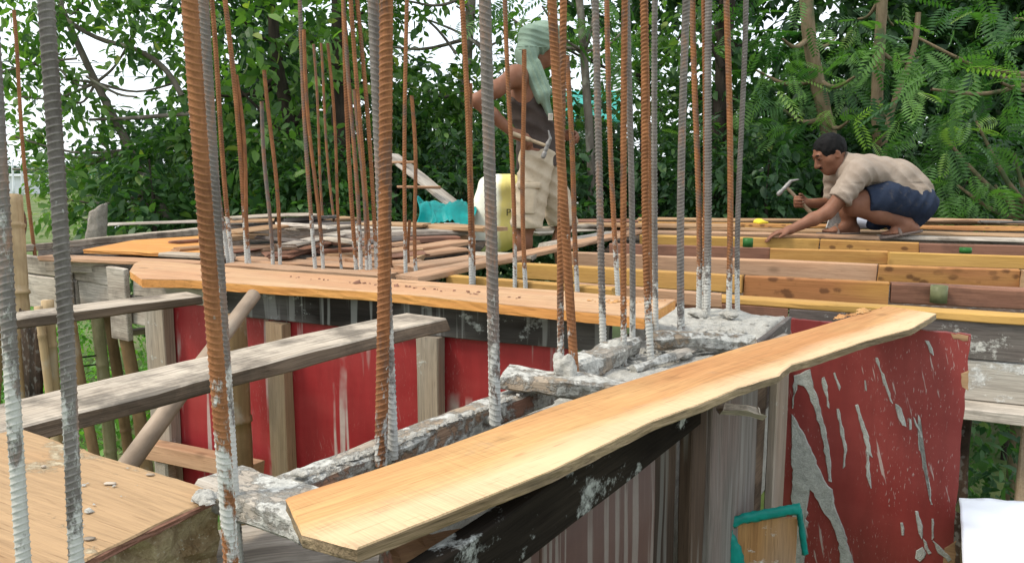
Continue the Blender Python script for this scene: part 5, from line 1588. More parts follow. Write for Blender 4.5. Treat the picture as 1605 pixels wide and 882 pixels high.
# ---- sack, plastic and scraps on the deck
SB = D(776, 394, 5.25)
s = SDF(SB + Vector((-.2, -.18, -.04)), SB + Vector((.26, .2, .56)), .009)
for (x, z, rx, rz) in ((-.005, .10, .145, .12), (.0, .22, .158, .15), (.01, .34, .135, .13), (.03, .42, .11, .07)):
    s.ell(SB + Vector((x, 0, z)), (rx, .11, rz), .06)
s.cap(SB + Vector((-.06, 0, .45)), SB + Vector((.12, 0, .465)), .03, .035, .05); s.cap(SB + Vector((.10, -.02, .1)), SB + Vector((.12, -.02, .42)), .06, .05, .05)
s.wrinkle(.010, 13, 51, (1, 1, .6)); s.wrinkle(.005, 34, 52, (1.2, 1.2, .6))
s.cut(SB + Vector((0, 0, .003)), (0, 0, -1))
t = NT('woven_sack'); c = t.coord(rand=False)
wv = t.n("ShaderNodeTexChecker", {'Vector': c, 'Scale': 260.0}).outputs['Fac']
xx = t.n("ShaderNodeSeparateXYZ", {0: c}).outputs['X']
nz_ = t.noise(c, 6, 4)
band = t.step(t.math('ADD', xx, t.math('MULTIPLY', nz_, .06)), SB.x + .045, SB.x + .075)  # left side whitened, its bright light put into the sack's colour
col = t.mix(band, (.80, .79, .66), (.78, .66, .22))
col = t.mix(t.math('MULTIPLY', t.step(t.noise(c, 16, 6, .7), .56, .66), .35), col, (.72, .62, .30))
t.col(col); t.rough(.55); t.bump(t.math('ADD', wv, t.math('MULTIPLY', t.noise(c, 30, 4), 2.0)), .25, .002)
sk = tag(link('sack', s.mesh('sack'), t.m), 'yellow woven sack, its brightly lit side coloured white, next to the standing man', 'sack')
def letter(ch, u, v, y, size, parent, rz=0.0):
    cu = bpy.data.curves.new('letter', 'FONT'); cu.body = ch; cu.size = size; cu.extrude = .0015; cu.align_x = 'CENTER'
    m = simple('black_print', (.03, .025, .02)); cu.materials.append(m)
    o = bpy.data.objects.new('letter', cu); C.objects.link(o)
    me = bpy.data.meshes.new_from_object(o); bpy.data.objects.remove(o); me.name = 'letter'
    return link('letter', me, None, parent, Matrix.Translation(D(u, v, y)) @ Matrix.Rotation(rz, 4, 'Z') @ Matrix.Rotation(R(90), 4, 'X'))
letter('P', 797, 338, SB.y - .125, .062, sk, .1); letter('C', 813, 338, SB.y - .105, .058, sk, .4)
# teal plastic: a crumpled sheet thrown over the heap
def crumpled():
    rng = np.random.default_rng(6)
    n, m = 60, 34
    vs, fs = [], []
    for j in range(m + 1):
        for i in range(n + 1):
            a, b = i / n, j / m
            # a runs along the sheet, b from its near hanging edge over the top to the far edge
            u = 652 + 90 * a + 4 * math.sin(b * 7 + a * 5)
            lift = .05 + .03 * math.sin(a * 3.0 + .4) + .035 * max(0, .25 - a) * 4 - .035 * math.exp(-((a - .42) / .14) ** 2)
            prof = math.sin(min(1, b * 1.5) * math.pi / 2)
            base = D(u, 352 + 4 * math.sin(a * 9), 5.0)
            q = np.array([[base.x, b * .30, a]], dtype=np.float32)
            f1 = abs(float(vnoise(q, 11, 61)[0])); f2 = abs(float(vnoise(q, 26, 62)[0]))
            vs.append((base.x, 5.0 + b * .28 + .05 * f1 + .02 * f2, base.z + prof * (lift + .03) * (1 if b < .8 else 1 - (b - .8) * 3) + .07 * f1 * prof + .03 * f2))
    for j in range(m):
        for i in range(n):
            k = j * (n + 1) + i
            fs.append((k, k + 1, k + n + 2, k + n + 1))
    return mesh('plastic_sheet', vs, fs, True)
o = link('plastic_sheet', crumpled(), simple('teal_sheet', (.006, .22, .21), .22, .3, 9, .4))
md = o.modifiers.new('thickness', 'SOLIDIFY'); md.thickness = .003
tag(o, 'crumpled teal plastic sheet lying on the plank heap', 'plastic')
def card(name, px, y, th, m, label, cat, lean=0.0):
    f = [D(u, v, y + lean * (v - px[0][1]) / 30.0) for u, v in px]
    b = [p + Vector((0, th, 0)) for p in f]
    me = mesh(name, f + b, [(0, 1, 2, 3), (7, 6, 5, 4), (0, 4, 5, 1), (1, 5, 6, 2), (2, 6, 7, 3), (3, 7, 4, 0)])
    return tag(link(name, me, m), label, cat)
card('board', [(697, 367), (722, 368), (720, 350), (696, 349)], 4.95, .012, simple('white_board', (.62, .60, .56)), 'small white scrap board hanging below the teal plastic', 'board')
card('board', [(1295, 357), (1317, 359), (1326, 332), (1304, 331)], 5.28, .01, simple('white_speckled_tile', (.66, .66, .64), .5, .25, 90), 'white speckled board leaning behind the crouching man\'s arm', 'board', .02)
s = SDF(D(1318, 360, 5.5) - Vector((.05, .12, .05)), D(1380, 332, 5.5) + Vector((.05, .12, .05)), .008)
s.cap(D(1328, 347, 5.5), D(1365, 349, 5.5), .045, .04, .02); s.wrinkle(.008, 30, 3)
t = NT('blue_white_bag'); c = t.coord(rand=False); n_ = t.noise(t.scaled(c, (9, 9, 3)), 1.0, 2)
t.col(t.mix(t.step(n_, .48, .54), (.03, .12, .32), (.50, .54, .62))); t.rough(.4)
tag(link('bag', s.mesh('bag'), t.m), 'small blue and white bag behind the crouching man\'s shin', 'bag')
# ================================================================== trees, shrubs, undergrowth, distance
def leaf_mat(name, dark, light, yel=None, obj=False, gloss=.48):
    m = bpy.data.materials.new(name); m.use_nodes = True
    nt = m.node_tree; b = nt.nodes['Principled BSDF']; out = nt.nodes['Material Output']
    if obj: a = nt.nodes.new('ShaderNodeObjectInfo').outputs['Random']
    else:
        at = nt.nodes.new('ShaderNodeAttribute'); at.attribute_name = 'tint'; a = at.outputs['Fac']
    r = nt.nodes.new('ShaderNodeValToRGB'); nt.links.new(a, r.inputs[0])
    e = r.color_ramp.elements
    e[0].position, e[0].color = 0.0, (*dark, 1); e[1].position, e[1].color = .9, (*light, 1)
    if yel: n = e.new(.97); n.color = (*yel, 1)
    nt.links.new(r.outputs[0], b.inputs['Base Color'])
    b.inputs['Roughness'].default_value = gloss; b.inputs['Specular IOR Level'].default_value = .3
    tr = nt.nodes.new('ShaderNodeBsdfTranslucent')
    mul = nt.nodes.new('ShaderNodeMix'); mul.data_type = 'RGBA'; mul.blend_type = 'MULTIPLY'; mul.inputs[0].default_value = 1
    nt.links.new(r.outputs[0], mul.inputs[6]); mul.inputs[7].default_value = (1.3, 1.7, .5, 1)
    nt.links.new(mul.outputs[2], tr.inputs[0])
    ms = nt.nodes.new('ShaderNodeMixShader'); ms.inputs[0].default_value = .42
    nt.links.new(b.outputs[0], ms.inputs[1]); nt.links.new(tr.outputs[0], ms.inputs[2]); nt.links.new(ms.outputs[0], out.inputs[0])
    return m
LEAFY = {
    'broad': ((.040, .100, .028), (.165, .28, .075), (.32, .35, .10)),
    'deep': ((.022, .066, .026), (.095, .185, .062), (.17, .24, .07)),
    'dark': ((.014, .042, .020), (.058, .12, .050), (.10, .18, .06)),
    'feather': ((.026, .080, .028), (.125, .245, .065), (.24, .36, .10)),
    'pale': ((.10, .17, .06), (.24, .32, .13), (.32, .36, .16)),
    'lush': ((.07, .19, .04), (.22, .40, .10), (.34, .42, .14)),
    'far': ((.045, .085, .075), (.085, .13, .115), (.1, .15, .12))}  # blue-grey distance haze put into the leaf colour
LM = {k: leaf_mat('leaf_' + k, *v) for k, v in LEAFY.items()}
LMO = {k: leaf_mat('single_leaf_' + k, *v, obj=True) for k, v in LEAFY.items()}
def norm(a): return a / (np.linalg.norm(a, axis=-1, keepdims=True) + 1e-9)
LEAF_S = np.array([(0, 0, 0), (.36, 0, .012), (.72, 0, -.02), (1, 0, -.13), (.30, .24, .05), (.30, -.24, .05), (.68, .20, .02), (.68, -.20, .02)])
LEAF_F3 = np.array([(0, 5, 1), (0, 1, 4), (1, 5, 7), (1, 7, 2), (1, 2, 6), (1, 6, 4), (2, 7, 3), (2, 3, 6)])
def frond_shape(pairs=9):
    V, Fq = [], []
    for k in range(pairs):
        x = .12 + .86 * k / pairs
        ln = .24 * math.sin(math.pi * (0.18 + .78 * k / pairs)) + .05
        z = -.22 * x * x
        for e in (-1, 1):
            b = len(V)
            V += [(x, 0, z), (x + ln * .22 + .036, e * ln * .5 , z - .01), (x + ln * .42, e * ln, z - .05), (x + ln * .22 - .040, e * ln * .55, z - .014)]
            Fq += [(b, b + 1, b + 2), (b, b + 2, b + 3)]
    b = len(V)
    V += [(0, .006, 0), (0, -.006, 0), (.5, -.004, -.055), (.5, .004, -.055), (1, 0, -.22)]
    Fq += [(b, b + 1, b + 2), (b, b + 2, b + 3), (b + 3, b + 2, b + 4)]
    return np.array(V), np.array(Fq)
FROND_S, FROND_F3 = frond_shape()
class Foliage:
    def __init__(s, seed): s.rng = np.random.default_rng(seed); s.fr = []
    def blob(s, c, r, n, size, per=8, gap=0.0, droop=.45, tint=(0, 1), shell=.45):
        rng = s.rng
        m = max(1, int(n / per))
        d = norm(rng.normal(0, 1, (m, 3))); rad = rng.uniform(0, 1, (m, 1)) ** shell
        lp = d * rad
        pos = np.array(c) + lp * np.array(r)
        if gap > 0:
            k = vnoise(pos.astype(np.float32), 5.0, 77) + 0.5 * vnoise(pos.astype(np.float32), 12.0, 78) > (-.45 + gap)
            pos, d = pos[k], d[k]; m = len(pos)
            if m == 0: return s
        tw = norm(d * .8 + rng.normal(0, .6, (m, 3)) + np.array((0, 0, .10)))
        side = norm(np.cross(tw, rng.normal(0, 1, (m, 3)))); upn = np.cross(side, tw)
        for k in range(per):
            t_ = k / per
            p = pos + tw * (t_ * size * 2.6) - np.array((0, 0, 1)) * (t_ ** 2 * size * .7) + rng.normal(0, size * .12, (m, 3))
            sg = 1 if k % 2 else -1
            dr = norm(tw * (.35 + t_ * .6) + side * sg * (1 - t_ * .5) + upn * rng.normal(0, .35, (m, 1)) - np.array((0, 0, droop)) + rng.normal(0, .25, (m, 3)))
            nn = norm(np.array((0, 0, 1.0)) + rng.normal(0, .45, (m, 3)))
            ln = size * rng.uniform(.45, 1.25, (m, 1))
            ti = np.clip(rng.normal(.45, .22, (m, 1)) + .18 * vnoise(p.astype(np.float32), 3, 5)[:, None], 0, 1) * (tint[1] - tint[0]) + tint[0]
            s.fr.append(np.concatenate([p, dr, nn, ln, ti], 1))
        return s
    def build(s, name, shape, F3, mkey, parent=None, singles=0, piece='leaf', width=1.0):
        A = np.concatenate(s.fr)
        p, d, n_, ln, ti = A[:, :3], A[:, 3:6], A[:, 6:9], A[:, 9], A[:, 10]
        y = norm(np.cross(n_, d)); z = np.cross(d, y)
        if singles:
            cp = PITCH
            rel = p - np.array((0, 0, H))
            dep = rel @ np.array(FWD); u = CX + F * rel[:, 0] / dep; v = CY - F * (rel @ np.array(UPV)) / dep
            vis = (u > 4) & (u < 1600) & (v > 2) & (v < 340)
            score = np.where(vis, ln / dep, 0)
            pick = np.argsort(-score)[:singles]; pick = pick[score[pick] > 0]
            key = (piece, mkey)
            if key not in SHARED:
                me = bpy.data.meshes.new(piece)
                me.from_pydata([tuple(q) for q in shape * np.array((1, width, 1))], [], [tuple(f) for f in F3]); me.materials.append(LMO[mkey]); SHARED[key] = me
            for i in pick:
                m = Matrix(((d[i][0] * ln[i], y[i][0] * ln[i], z[i][0] * ln[i], p[i][0]), (d[i][1] * ln[i], y[i][1] * ln[i], z[i][1] * ln[i], p[i][1]), (d[i][2] * ln[i], y[i][2] * ln[i], z[i][2] * ln[i], p[i][2]), (0, 0, 0, 1)))
                link(piece, SHARED[key], None, parent, m)
            keep = np.ones(len(p), bool); keep[pick] = False
            p, d, y, z, ln, ti = p[keep], d[keep], y[keep], z[keep], ln[keep], ti[keep]
        S = shape
        V = p[:, None, :] + ln[:, None, None] * (S[None, :, 0:1] * d[:, None, :] + S[None, :, 1:2] * width * y[:, None, :] + S[None, :, 2:3] * z[:, None, :])
        k = len(S); N = len(p)
        Fq = (F3[None] + (np.arange(N) * k)[:, None, None]).reshape(-1, 3)
        me = mesh_np(name, V.reshape(-1, 3), Fq, False, 3)
        at = me.attributes.new('tint', 'FLOAT', 'FACE'); at.data.foreach_set('value', np.repeat(ti, len(F3)).astype(np.float32))
        me.materials.append(LM[mkey])
        o = link(name, me, None, parent)
        o['kind'] = 'stuff'
        return o
SHARED = {}
def tube_arrays(pts, radii, sides=9, seed=0, sub=5):
    rng = np.random.default_rng(seed)
    P3 = [Vector(p) for p in pts]
    out, rr = [], []
    for i in range(len(P3) - 1):
        for j in range(sub): out.append(P3[i].lerp(P3[i + 1], j / sub)); rr.append(radii[i] + (radii[i + 1] - radii[i]) * j / sub)
    out.append(P3[-1]); rr.append(radii[-1])
    # soften the corners
    q = [np.array(v) for v in out]
    for _ in range(3): q = [q[0]] + [(q[i - 1] + q[i] * 2 + q[i + 1]) / 4 for i in range(1, len(q) - 1)] + [q[-1]]
    V, Fq = [], []
    for i, c in enumerate(q):
        tg = Vector(q[min(i + 1, len(q) - 1)] - q[max(i - 1, 0)]).normalized()
        a = tg.orthogonal().normalized(); b = tg.cross(a)
        a = (Vector((1, 0, 0)) - tg * tg.x).normalized() if abs(tg.x) < .9 else a; b = tg.cross(a)
        for k in range(sides):
            t_ = k * 2 * math.pi / sides
            r = rr[i] * (1 + rng.normal(0, .05))
            V.append(c + np.array(a) * (r * math.cos(t_)) + np.array(b) * (r * math.sin(t_)))
    for i in range(len(q) - 1):
        for k in range(sides): Fq.append((i * sides + k, i * sides + (k + 1) % sides, (i + 1) * sides + (k + 1) % sides, (i + 1) * sides + k))
    return V, Fq
def bark(name, c1, c2, patchc=None):
    t = NT(name); c = t.coord()
    a = t.noise(t.scaled(c, (14, 14, 4)), 1.0, 6, .65); b = t.noise(t.scaled(c, (5, 5, 5)), 1.0, 5)
    col = t.mix(t.ramp(a, [(.3, 0.0), (.7, 1.0)]), c1, c2)
    if patchc: col = t.mix(t.step(b, .52, .62), col, patchc)
    t.col(col); t.rough(.95); t.bump(a, .8, .02)
    return t.m
BARK = {'dark': bark('dark_bark', (.022, .018, .015), (.06, .048, .038)), 'tan': bark('mottled_tan_bark', (.14, .10, .06), (.26, .20, .13), (.10, .12, .06)), 'grey': bark('grey_bark', (.10, .085, .07), (.20, .17, .14), (.26, .24, .2))}
def tree(label, y, trunk, blobs, leafkind, mkey, barkkey, size, seed, branches=(), singles=0, cover=2.4, group=None, name='tree', gap=0.0, tint=(0, 1), canopy=True, width=1.0):
    """trunk and blobs are read off the photo at distance y: trunk = [(u, v, thickness px)], blobs = [(u, v, ru, rv, dy, gap)]"""
    tp = [D(u, v, y) for u, v, w in trunk]; tr = [w * y / F / 2 for u, v, w in trunk]
    e0 = Vector((tp[-1].x, tp[-1].y, GZ))
    tp.append(e0); tr.append(tr[-1] * 1.25)
    root = empty(name, e0, label, 'tree' if name == 'tree' else 'shrub', group)
    V, Fq = tube_arrays(tp, tr, 10, seed)
    fo = Foliage(seed)
    sx = y / F
    topc = tp[0]
    bl = list(blobs)
    for (u, v, ru, rv, dy, gp) in bl:
        c = D(u, v, y + dy)
        r = (ru * sx, max(.35, min(ru, rv) * sx * .9), rv * sx)
        area = math.pi * r[0] * r[2]
        n = area * cover / (size * size * (.25 if leafkind == 'leaf' else .20) * width)
        fo.blob(c, r, n, size, per=8 if leafkind == 'leaf' else 5, gap=max(gap, gp), tint=tint)
        # limb from the nearest point of the trunk
        k = min(range(len(tp)), key=lambda i: (tp[i] - c).length + (0 if tp[i].z < c.z + .3 else .6))
        v2, f2 = tube_arrays([tp[k], tp[k].lerp(c, .5) + Vector((0, 0, -.12)), c], [tr[k] * .45, tr[k] * .3, .012], 7, seed + int(u), 4)
        b = len(V); V += v2; Fq += [tuple(i + b for i in f) for f in f2]
    for br in branches:
        pp = [D(u, v, y - .15) for u, v, w in br]; rr = [w * y / F / 2 for u, v, w in br]
        v2, f2 = tube_arrays(pp, rr, 7, seed + 3, 4)
        b = len(V); V += v2; Fq += [tuple(i + b for i in f) for f in f2]
    if canopy:    # the crown goes on above the frame
        for k in range(2):
            c = topc + Vector((fo.rng.uniform(-.8, .8), fo.rng.uniform(-.3, 1.6), 1.2 + k * .9))
            fo.blob(c, (1.5, 1.3, .9), 300 * (.13 / size) ** 2 * (.5 if leafkind != 'leaf' else 1), size * 1.25, per=8, tint=tint)
        v2, f2 = tube_arrays([topc, topc + Vector((.1, .2, 1.4)), topc + Vector((.2, .5, 3))], [tr[0], tr[0] * .7, .02], 8, seed + 9)
        b = len(V); V += v2; Fq += [tuple(i + b for i in f) for f in f2]
    link('trunk', mesh('trunk', V, Fq, True), BARK[barkkey], root)
    if leafkind == 'leaf': fo.build('crown', LEAF_S, LEAF_F3, mkey, root, singles, 'leaf', width)
    else: fo.build('crown', FROND_S, FROND_F3, mkey, root, singles, 'frond', width)
    return root
tree('leaning broad-leaved tree with pale trunk and open crown over the far field', 8.6,
     [(95, 10, 9), (150, 130, 11), (205, 235, 13), (240, 300, 14), (278, 372, 16)],
     [(60, 15, 110, 45, 0, 0), (15, 75, 60, 40, .1, .1), (25, 215, 50, 40, .1, .1), (95, 110, 50, 30, 0, .2), (20, 265, 30, 22, .2, .2), (215, 40, 95, 38, -.3, .2), (130, 5, 100, 30, -.5, 0), (20, 150, 45, 60, 0, .25), (110, 160, 60, 50, -.2, .3), (160, 225, 110, 35, 0, .15), (75, 235, 60, 40, .2, .25), (90, 310, 45, 45, -.3, 0), (215, 285, 85, 50, .1, .05), (275, 130, 40, 90, .2, .05), (250, 330, 60, 30, .3, 0), (130, 345, 70, 26, -.4, .1)],
     'leaf', 'broad', 'grey', .125, 11, branches=[[(140, 188, 4), (200, 186, 6), (300, 178, 7)], [(0, 114, 3), (55, 98, 3), (120, 92, 4)], [(90, 22, 7), (150, 62, 7), (215, 76, 8), (262, 108, 9), (285, 150, 9)], [(135, 120, 4), (185, 150, 4), (215, 152, 3)]], singles=220)
tree('large-leaved tree with a dark trunk behind the thin pale bar', 9.0,
     [(425, -10, 14), (430, 60, 17), (437, 120, 20), (456, 195, 22), (474, 280, 24), (482, 345, 26)],
     [(380, 30, 110, 60, -.4, 0), (500, 60, 70, 60, -.2, .1), (340, 150, 60, 70, 0, .1), (395, 150, 40, 60, .4, .15), (480, 150, 60, 60, -.2, .05), (430, 220, 60, 45, -.3, .05), (350, 260, 70, 60, 0, 0), (420, 310, 60, 45, -.4, 0), (515, 250, 45, 60, .2, 0)],
     'leaf', 'broad', 'dark', .165, 12, branches=[[(375, 140, 3), (400, 165, 5), (440, 205, 6)]], singles=220, cover=2.0)
tree('dense dark tree with a thick black trunk behind the tight cluster of bars', 9.6,
     [(530, 0, 20), (533, 120, 26), (537, 200, 33), (540, 345, 36)],
     [(570, 20, 60, 60, 0, 0), (530, 110, 45, 60, .2, .1), (590, 120, 50, 60, .2, .1), (600, 250, 50, 60, 0, 0), (560, 300, 60, 50, .2, 0)],
     'leaf', 'broad', 'dark', .145, 13, singles=100)
tree('leafy tree with a thin pale trunk between the thick bars and the standing man', 10.0,
     [(738, -10, 14), (735, 60, 15), (728, 140, 15), (724, 240, 16), (722, 345, 18)],
     [(640, 2, 80, 22, -.4, .05), (590, 70, 36, 50, .3, .2), (665, 140, 70, 38, -.2, .05), (730, 160, 70, 50, -.3, .05), (640, 190, 80, 50, -.2, 0), (700, 230, 80, 55, -.5, 0), (640, 285, 80, 50, -.2, 0), (745, 280, 60, 60, 0, 0), (790, 60, 40, 50, .2, .2), (715, 10, 25, 15, 0, .2)],
     'leaf', 'broad', 'grey', .13, 14, branches=[[(668, 30, 3), (690, 50, 4), (715, 85, 5)], [(672, 32, 3), (720, 50, 4), (755, 75, 5)]], singles=180)
tree('tree with drooping feathery leaves above the standing man\'s head', 9.2,
     [(905, -40, 12), (915, 80, 12), (925, 220, 13), (930, 345, 14)],
     [(850, 10, 60, 35, -.4, 0), (930, 25, 70, 35, -.2, .05), (790, 20, 40, 30, 0, .1), (985, 40, 50, 40, 0, .1)],
     'frond', 'feather', 'grey', .42, 15, singles=100, cover=2.4)
tree('tree with round dark leaves behind the blue-grey bars', 10.4,
     [(1010, -10, 12), (1012, 120, 14), (1008, 345, 17)],
     [(890, 70, 35, 22, -.2, .1), (860, 60, 40, 30, 0, .1), (975, 110, 30, 60, 0, .2), (1010, 90, 50, 70, 0, .15), (1050, 190, 50, 70, 0, .1), (960, 200, 50, 50, .2, .05), (880, 210, 70, 45, .2, 0), (830, 180, 50, 60, .3, .1), (1070, 50, 40, 60, .2, .2)],
     'leaf', 'broad', 'dark', .125, 16, singles=100)
tree('dark leaning tree behind the last pair of bars', 9.6,
     [(1140, -10, 26), (1136, 60, 25), (1132, 140, 24), (1122, 240, 24), (1116, 345, 27)],
     [(1120, 40, 45, 50, .3, .2), (1175, 60, 45, 60, .2, .15), (1160, 150, 60, 60, .1, .1), (1090, 150, 45, 60, .3, .15), (1190, 230, 60, 60, 0, 0), (1080, 250, 60, 60, .2, 0)],
     'leaf', 'deep', 'dark', .17, 17, branches=[[(1098, 48, 4), (1115, 70, 8), (1132, 105, 10)]], singles=100)
tree('feathery tree with a mottled tan trunk behind the crouching man', 8.8,
     [(1263, -10, 20), (1268, 60, 21), (1280, 125, 22), (1294, 185, 23), (1304, 240, 25), (1308, 345, 27)],
     [(1225, 60, 70, 60, -.3, .05), (1310, 60, 60, 60, .4, .1), (1225, 170, 50, 60, -.2, .05), (1330, 190, 45, 50, -.4, .05), (1185, 110, 40, 60, 0, .1), (1340, 120, 30, 50, -.3, .1)],
     'frond', 'feather', 'tan', .37, 18, singles=160, cover=2.0)
tree('feathery tree with a straight tan trunk, deepest of the feathery ones', 9.4,
     [(1383, -10, 16), (1378, 80, 17), (1373, 160, 18), (1380, 240, 20), (1384, 345, 22)],
     [(1400, 40, 60, 45, .4, .05), (1345, 30, 50, 40, .3, .1), (1440, 90, 60, 60, .2, .1), (1400, 180, 40, 60, .5, .1), (1330, 250, 50, 60, .3, .1)],
     'frond', 'deep', 'tan', .42, 19, branches=[[(1440, 20, 8), (1432, 90, 9), (1400, 160, 10), (1384, 230, 10)]], singles=120, cover=2.0)
tree('bright feathery tree hanging over the deck at the frame side', 7.4,
     [(1650, -10, 20), (1640, 120, 22), (1630, 345, 26)],
     [(1500, 90, 90, 36, -.2, 0), (1570, 130, 60, 50, -.3, 0), (1460, 140, 50, 36, -.3, .05), (1530, 190, 80, 45, 0, .05), (1590, 240, 40, 60, -.2, 0), (1560, 290, 60, 45, 0, 0), (1480, 215, 60, 40, .3, .1), (1590, 30, 50, 40, 0, .05), (1500, 290, 50, 40, .3, 0), (1440, 60, 50, 30, .2, .1)],
     'frond', 'feather', 'tan', .34, 20, singles=240, cover=2.2, tint=(.15, 1))
# dark shrubs along the back of the deck
rs = random.Random(4)
shl = ['rounded dark shrub', 'leafy dark bush', 'low spreading shrub', 'dense green bush', 'twiggy dark shrub']
wh = {240: 'rear corner of the deck', 330: 'thick rusty bar', 430: 'short pair of bars', 520: 'black tree trunk', 620: 'leaning grey plank', 720: 'teal plastic', 830: 'standing man', 930: 'lone grey-brown bar', 1030: 'blue-grey bars', 1120: 'last pair of bars', 1200: 'yellow scrap', 1290: 'crouching man\'s head', 1400: 'crouching man\'s back', 1500: 'bleached rear planks', 1600: 'feathery frame-side tree'}
for k, (u, w_) in enumerate(wh.items()):
    yy = 8.2 + (k * 37 % 10) * .12
    mk = 'deep' if u < 560 else 'dark'
    tree('%s behind the %s' % (shl[k % 5], w_), yy, [(u, 300, 5), (u + 3, 380, 8)],
         [(u + rs.uniform(-20, 20), 320 - rs.uniform(0, 20), 78, 55, 0, 0), (u + rs.uniform(-30, 30), 250, 62, 55, .3, 0), (u + rs.uniform(-30, 30), 380, 80, 60, -.1, 0)],
         'leaf', mk, 'dark', .11 if k % 2 else .14, 200 + k, name='shrub', group='dark shrubs behind the deck', canopy=False, cover=3.0, singles=30, width=.75 if k % 2 else 1.0)
# the wood behind them, one mass
fo = Foliage(77)
for k in range(130):
    u = rs.uniform(255, 1800) if k < 80 else rs.uniform(1040, 1850); v = rs.uniform(-120, 330); yy = rs.uniform(12, 16)
    if any(((u - a) / (p + 110)) ** 2 + ((v - b) / (q + 85)) ** 2 < 1 for a, b, p, q in ((150, 125, 90, 40), (50, 200, 60, 70), (700, 60, 60, 35), (915, 115, 40, 40), (1140, 40, 10, 10))): continue
    c = D(u, v, yy)
    fo.blob(c, (1.4, 1.0, 1.1), 700, .22, gap=.05)
for k in range(30):
    u = rs.uniform(240, 1800); yy = rs.uniform(11, 14)
    fo.blob(D(u, rs.uniform(260, 420), yy), (1.2, .9, .9), 1000, .19)
for k in range(8):
    u = rs.uniform(-300, 1900); yy = rs.uniform(11, 17)
    fo.blob(D(u, rs.uniform(-650, -150), yy), (2.0, 1.5, 1.2), 700, .26)
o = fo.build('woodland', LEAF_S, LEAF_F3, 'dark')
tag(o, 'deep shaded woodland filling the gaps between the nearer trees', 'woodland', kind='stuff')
# pale bushes beyond the left corner
tree('pale green bush in the open field beyond the weathered form', 15.0, [(150, 300, 4), (152, 330, 6)], [(150, 290, 60, 26, 0, 0), (115, 320, 50, 30, 0, 0), (190, 315, 50, 40, .2, 0)], 'leaf', 'pale', 'grey', .16, 300, name='shrub', canopy=False, cover=3.0)
# undergrowth on the ground seen through the gaps
fo = Foliage(88)
for k in range(60): fo.blob((rs.uniform(-8, -1.6), rs.uniform(5.2, 14), GZ + rs.uniform(.2, 1.0)), (.7, .7, .5), 330, .11)
o = fo.build('undergrowth', LEAF_S, LEAF_F3, 'lush'); tag(o, 'bright green undergrowth seen through the gap below the grey planks', 'undergrowth', kind='stuff')
fo = Foliage(89)
for k in range(60): fo.blob((rs.uniform(2.6, 9), rs.uniform(5.0, 11), GZ + rs.uniform(.2, 1.9)), (.7, .7, .5), 300, .11)
o = fo.build('undergrowth', LEAF_S, LEAF_F3, 'deep'); tag(o, 'dark undergrowth seen below the ledge board beside the red panel', 'undergrowth', kind='stuff')
# distance
fo = Foliage(90)
for k in range(60): fo.blob((rs.uniform(-190, -20), 190 + rs.uniform(-10, 20), GZ + rs.uniform(1, 3.8)), (5, 4, 2.3), 160, 1.3)
o = fo.build('treeline', LEAF_S, LEAF_F3, 'far'); tag(o, 'treeline with haze tinted into its leaves at the end of the far field', 'treeline', kind='stuff')
def bxm(name, x0, x1, y0, y1, z0, z1, m, parent):
    vs = [(x, y, z) for z in (z0, z1) for x, y in ((x0, y0), (x1, y0), (x1, y1), (x0, y1))]
    return link(name, mesh(name, vs, [(0, 1, 5, 4), (1, 2, 6, 5), (2, 3, 7, 6), (3, 0, 4, 7), (4, 5, 6, 7), (3, 2, 1, 0)]), m, parent)
M_WALLW = simple('pale_wall', (.66, .68, .70), .8, .1, .5); M_TEALR = simple('teal_roof_sheet', (.05, .30, .26), .6, .15, 3)
q = D(-20, 285, 110)
e = empty('building', (q.x, q.y, GZ), 'low white building in the far field behind the tall bamboo', 'building')
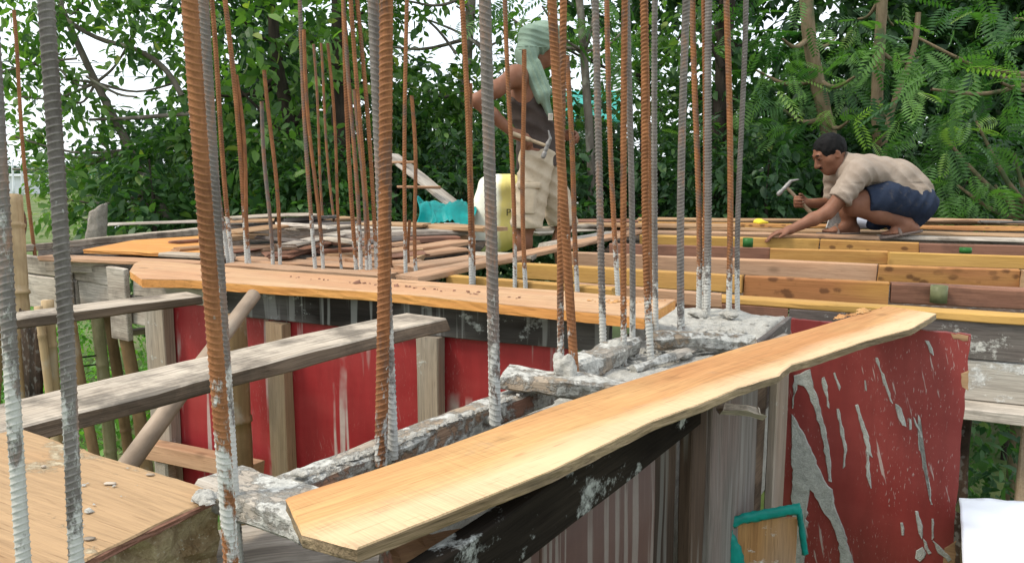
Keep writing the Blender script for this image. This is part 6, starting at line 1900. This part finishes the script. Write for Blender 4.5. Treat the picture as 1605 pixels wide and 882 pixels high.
bxm('wall', q.x - 6, q.x + 5.3, q.y, q.y + 6, GZ, -.55, M_WALLW, e); bxm('roof', q.x - 6.4, q.x + 5.8, q.y - .5, q.y + 6.5, -.55, -.3, simple('white_roof', (.78, .80, .82), .6, .05, 1), e)
for k, (u, v0) in enumerate(((19, 252), (33, 251))):
    q = D(u, 273, 105); h = D(u, v0, 105)
    tag(pole('mast', Vector((q.x, q.y, GZ)), h, .16, .12, M_WALLW, sides=8, step=1.0), ('thin' if k == 0 else 'brighter') + ' white mast at the low white building', 'mast')
q = D(176, 275, 42)
e = empty('shed', (q.x, q.y, GZ), 'shed with a teal roof in the field beyond the leaning tree', 'shed')
bxm('wall', q.x - .9, q.x + 1.0, q.y, q.y + 2, GZ, .0, M_WALLW, e); bxm('roof', q.x - 1.1, q.x + 1.2, q.y - .3, q.y + 2.3, .0, .3, M_TEALR, e)
q0, q1 = D(868, 150, 30), D(962, 165, 30)
e = empty('house', (q0.x, q0.y, GZ), 'house with a bright teal roof glimpsed between trees past the standing man', 'house')
bxm('wall', q0.x + .2, q1.x - .2, 30.4, 34, GZ, q1.z - .4, M_WALLW, e)
zr = D(900, 134, 30).z
link('roof', mesh('roof', [(q0.x - .4, 29.8, q1.z - .5), (q1.x + .4, 29.8, q1.z - .5), (q1.x + .4, 32, zr), (q0.x - .4, 32, zr), (q1.x + .4, 34.4, q1.z - .5), (q0.x - .4, 34.4, q1.z - .5), (q0.x - .4, 29.8, q1.z - .6), (q1.x + .4, 29.8, q1.z - .6), (q1.x + .4, 34.4, q1.z - .6), (q0.x - .4, 34.4, q1.z - .6)], [(0, 1, 2, 3), (3, 2, 4, 5), (1, 0, 6, 7), (5, 4, 8, 9), (1, 7, 8, 4, 2), (0, 3, 5, 9, 6), (6, 9, 8, 7)]), M_TEALR, e)
for k, (v0, v1) in enumerate(((120, 121), (100, 101))):
    tag(pole('wire', D(-60, v0 - 4, 26), D(420, v1 + 2, 26), .012, .012, simple('black_cable', (.02, .02, .02)), sides=6, step=1.0), ('lower' if k == 0 else 'upper') + ' of two thin overhead wires crossing the open sky', 'wire')
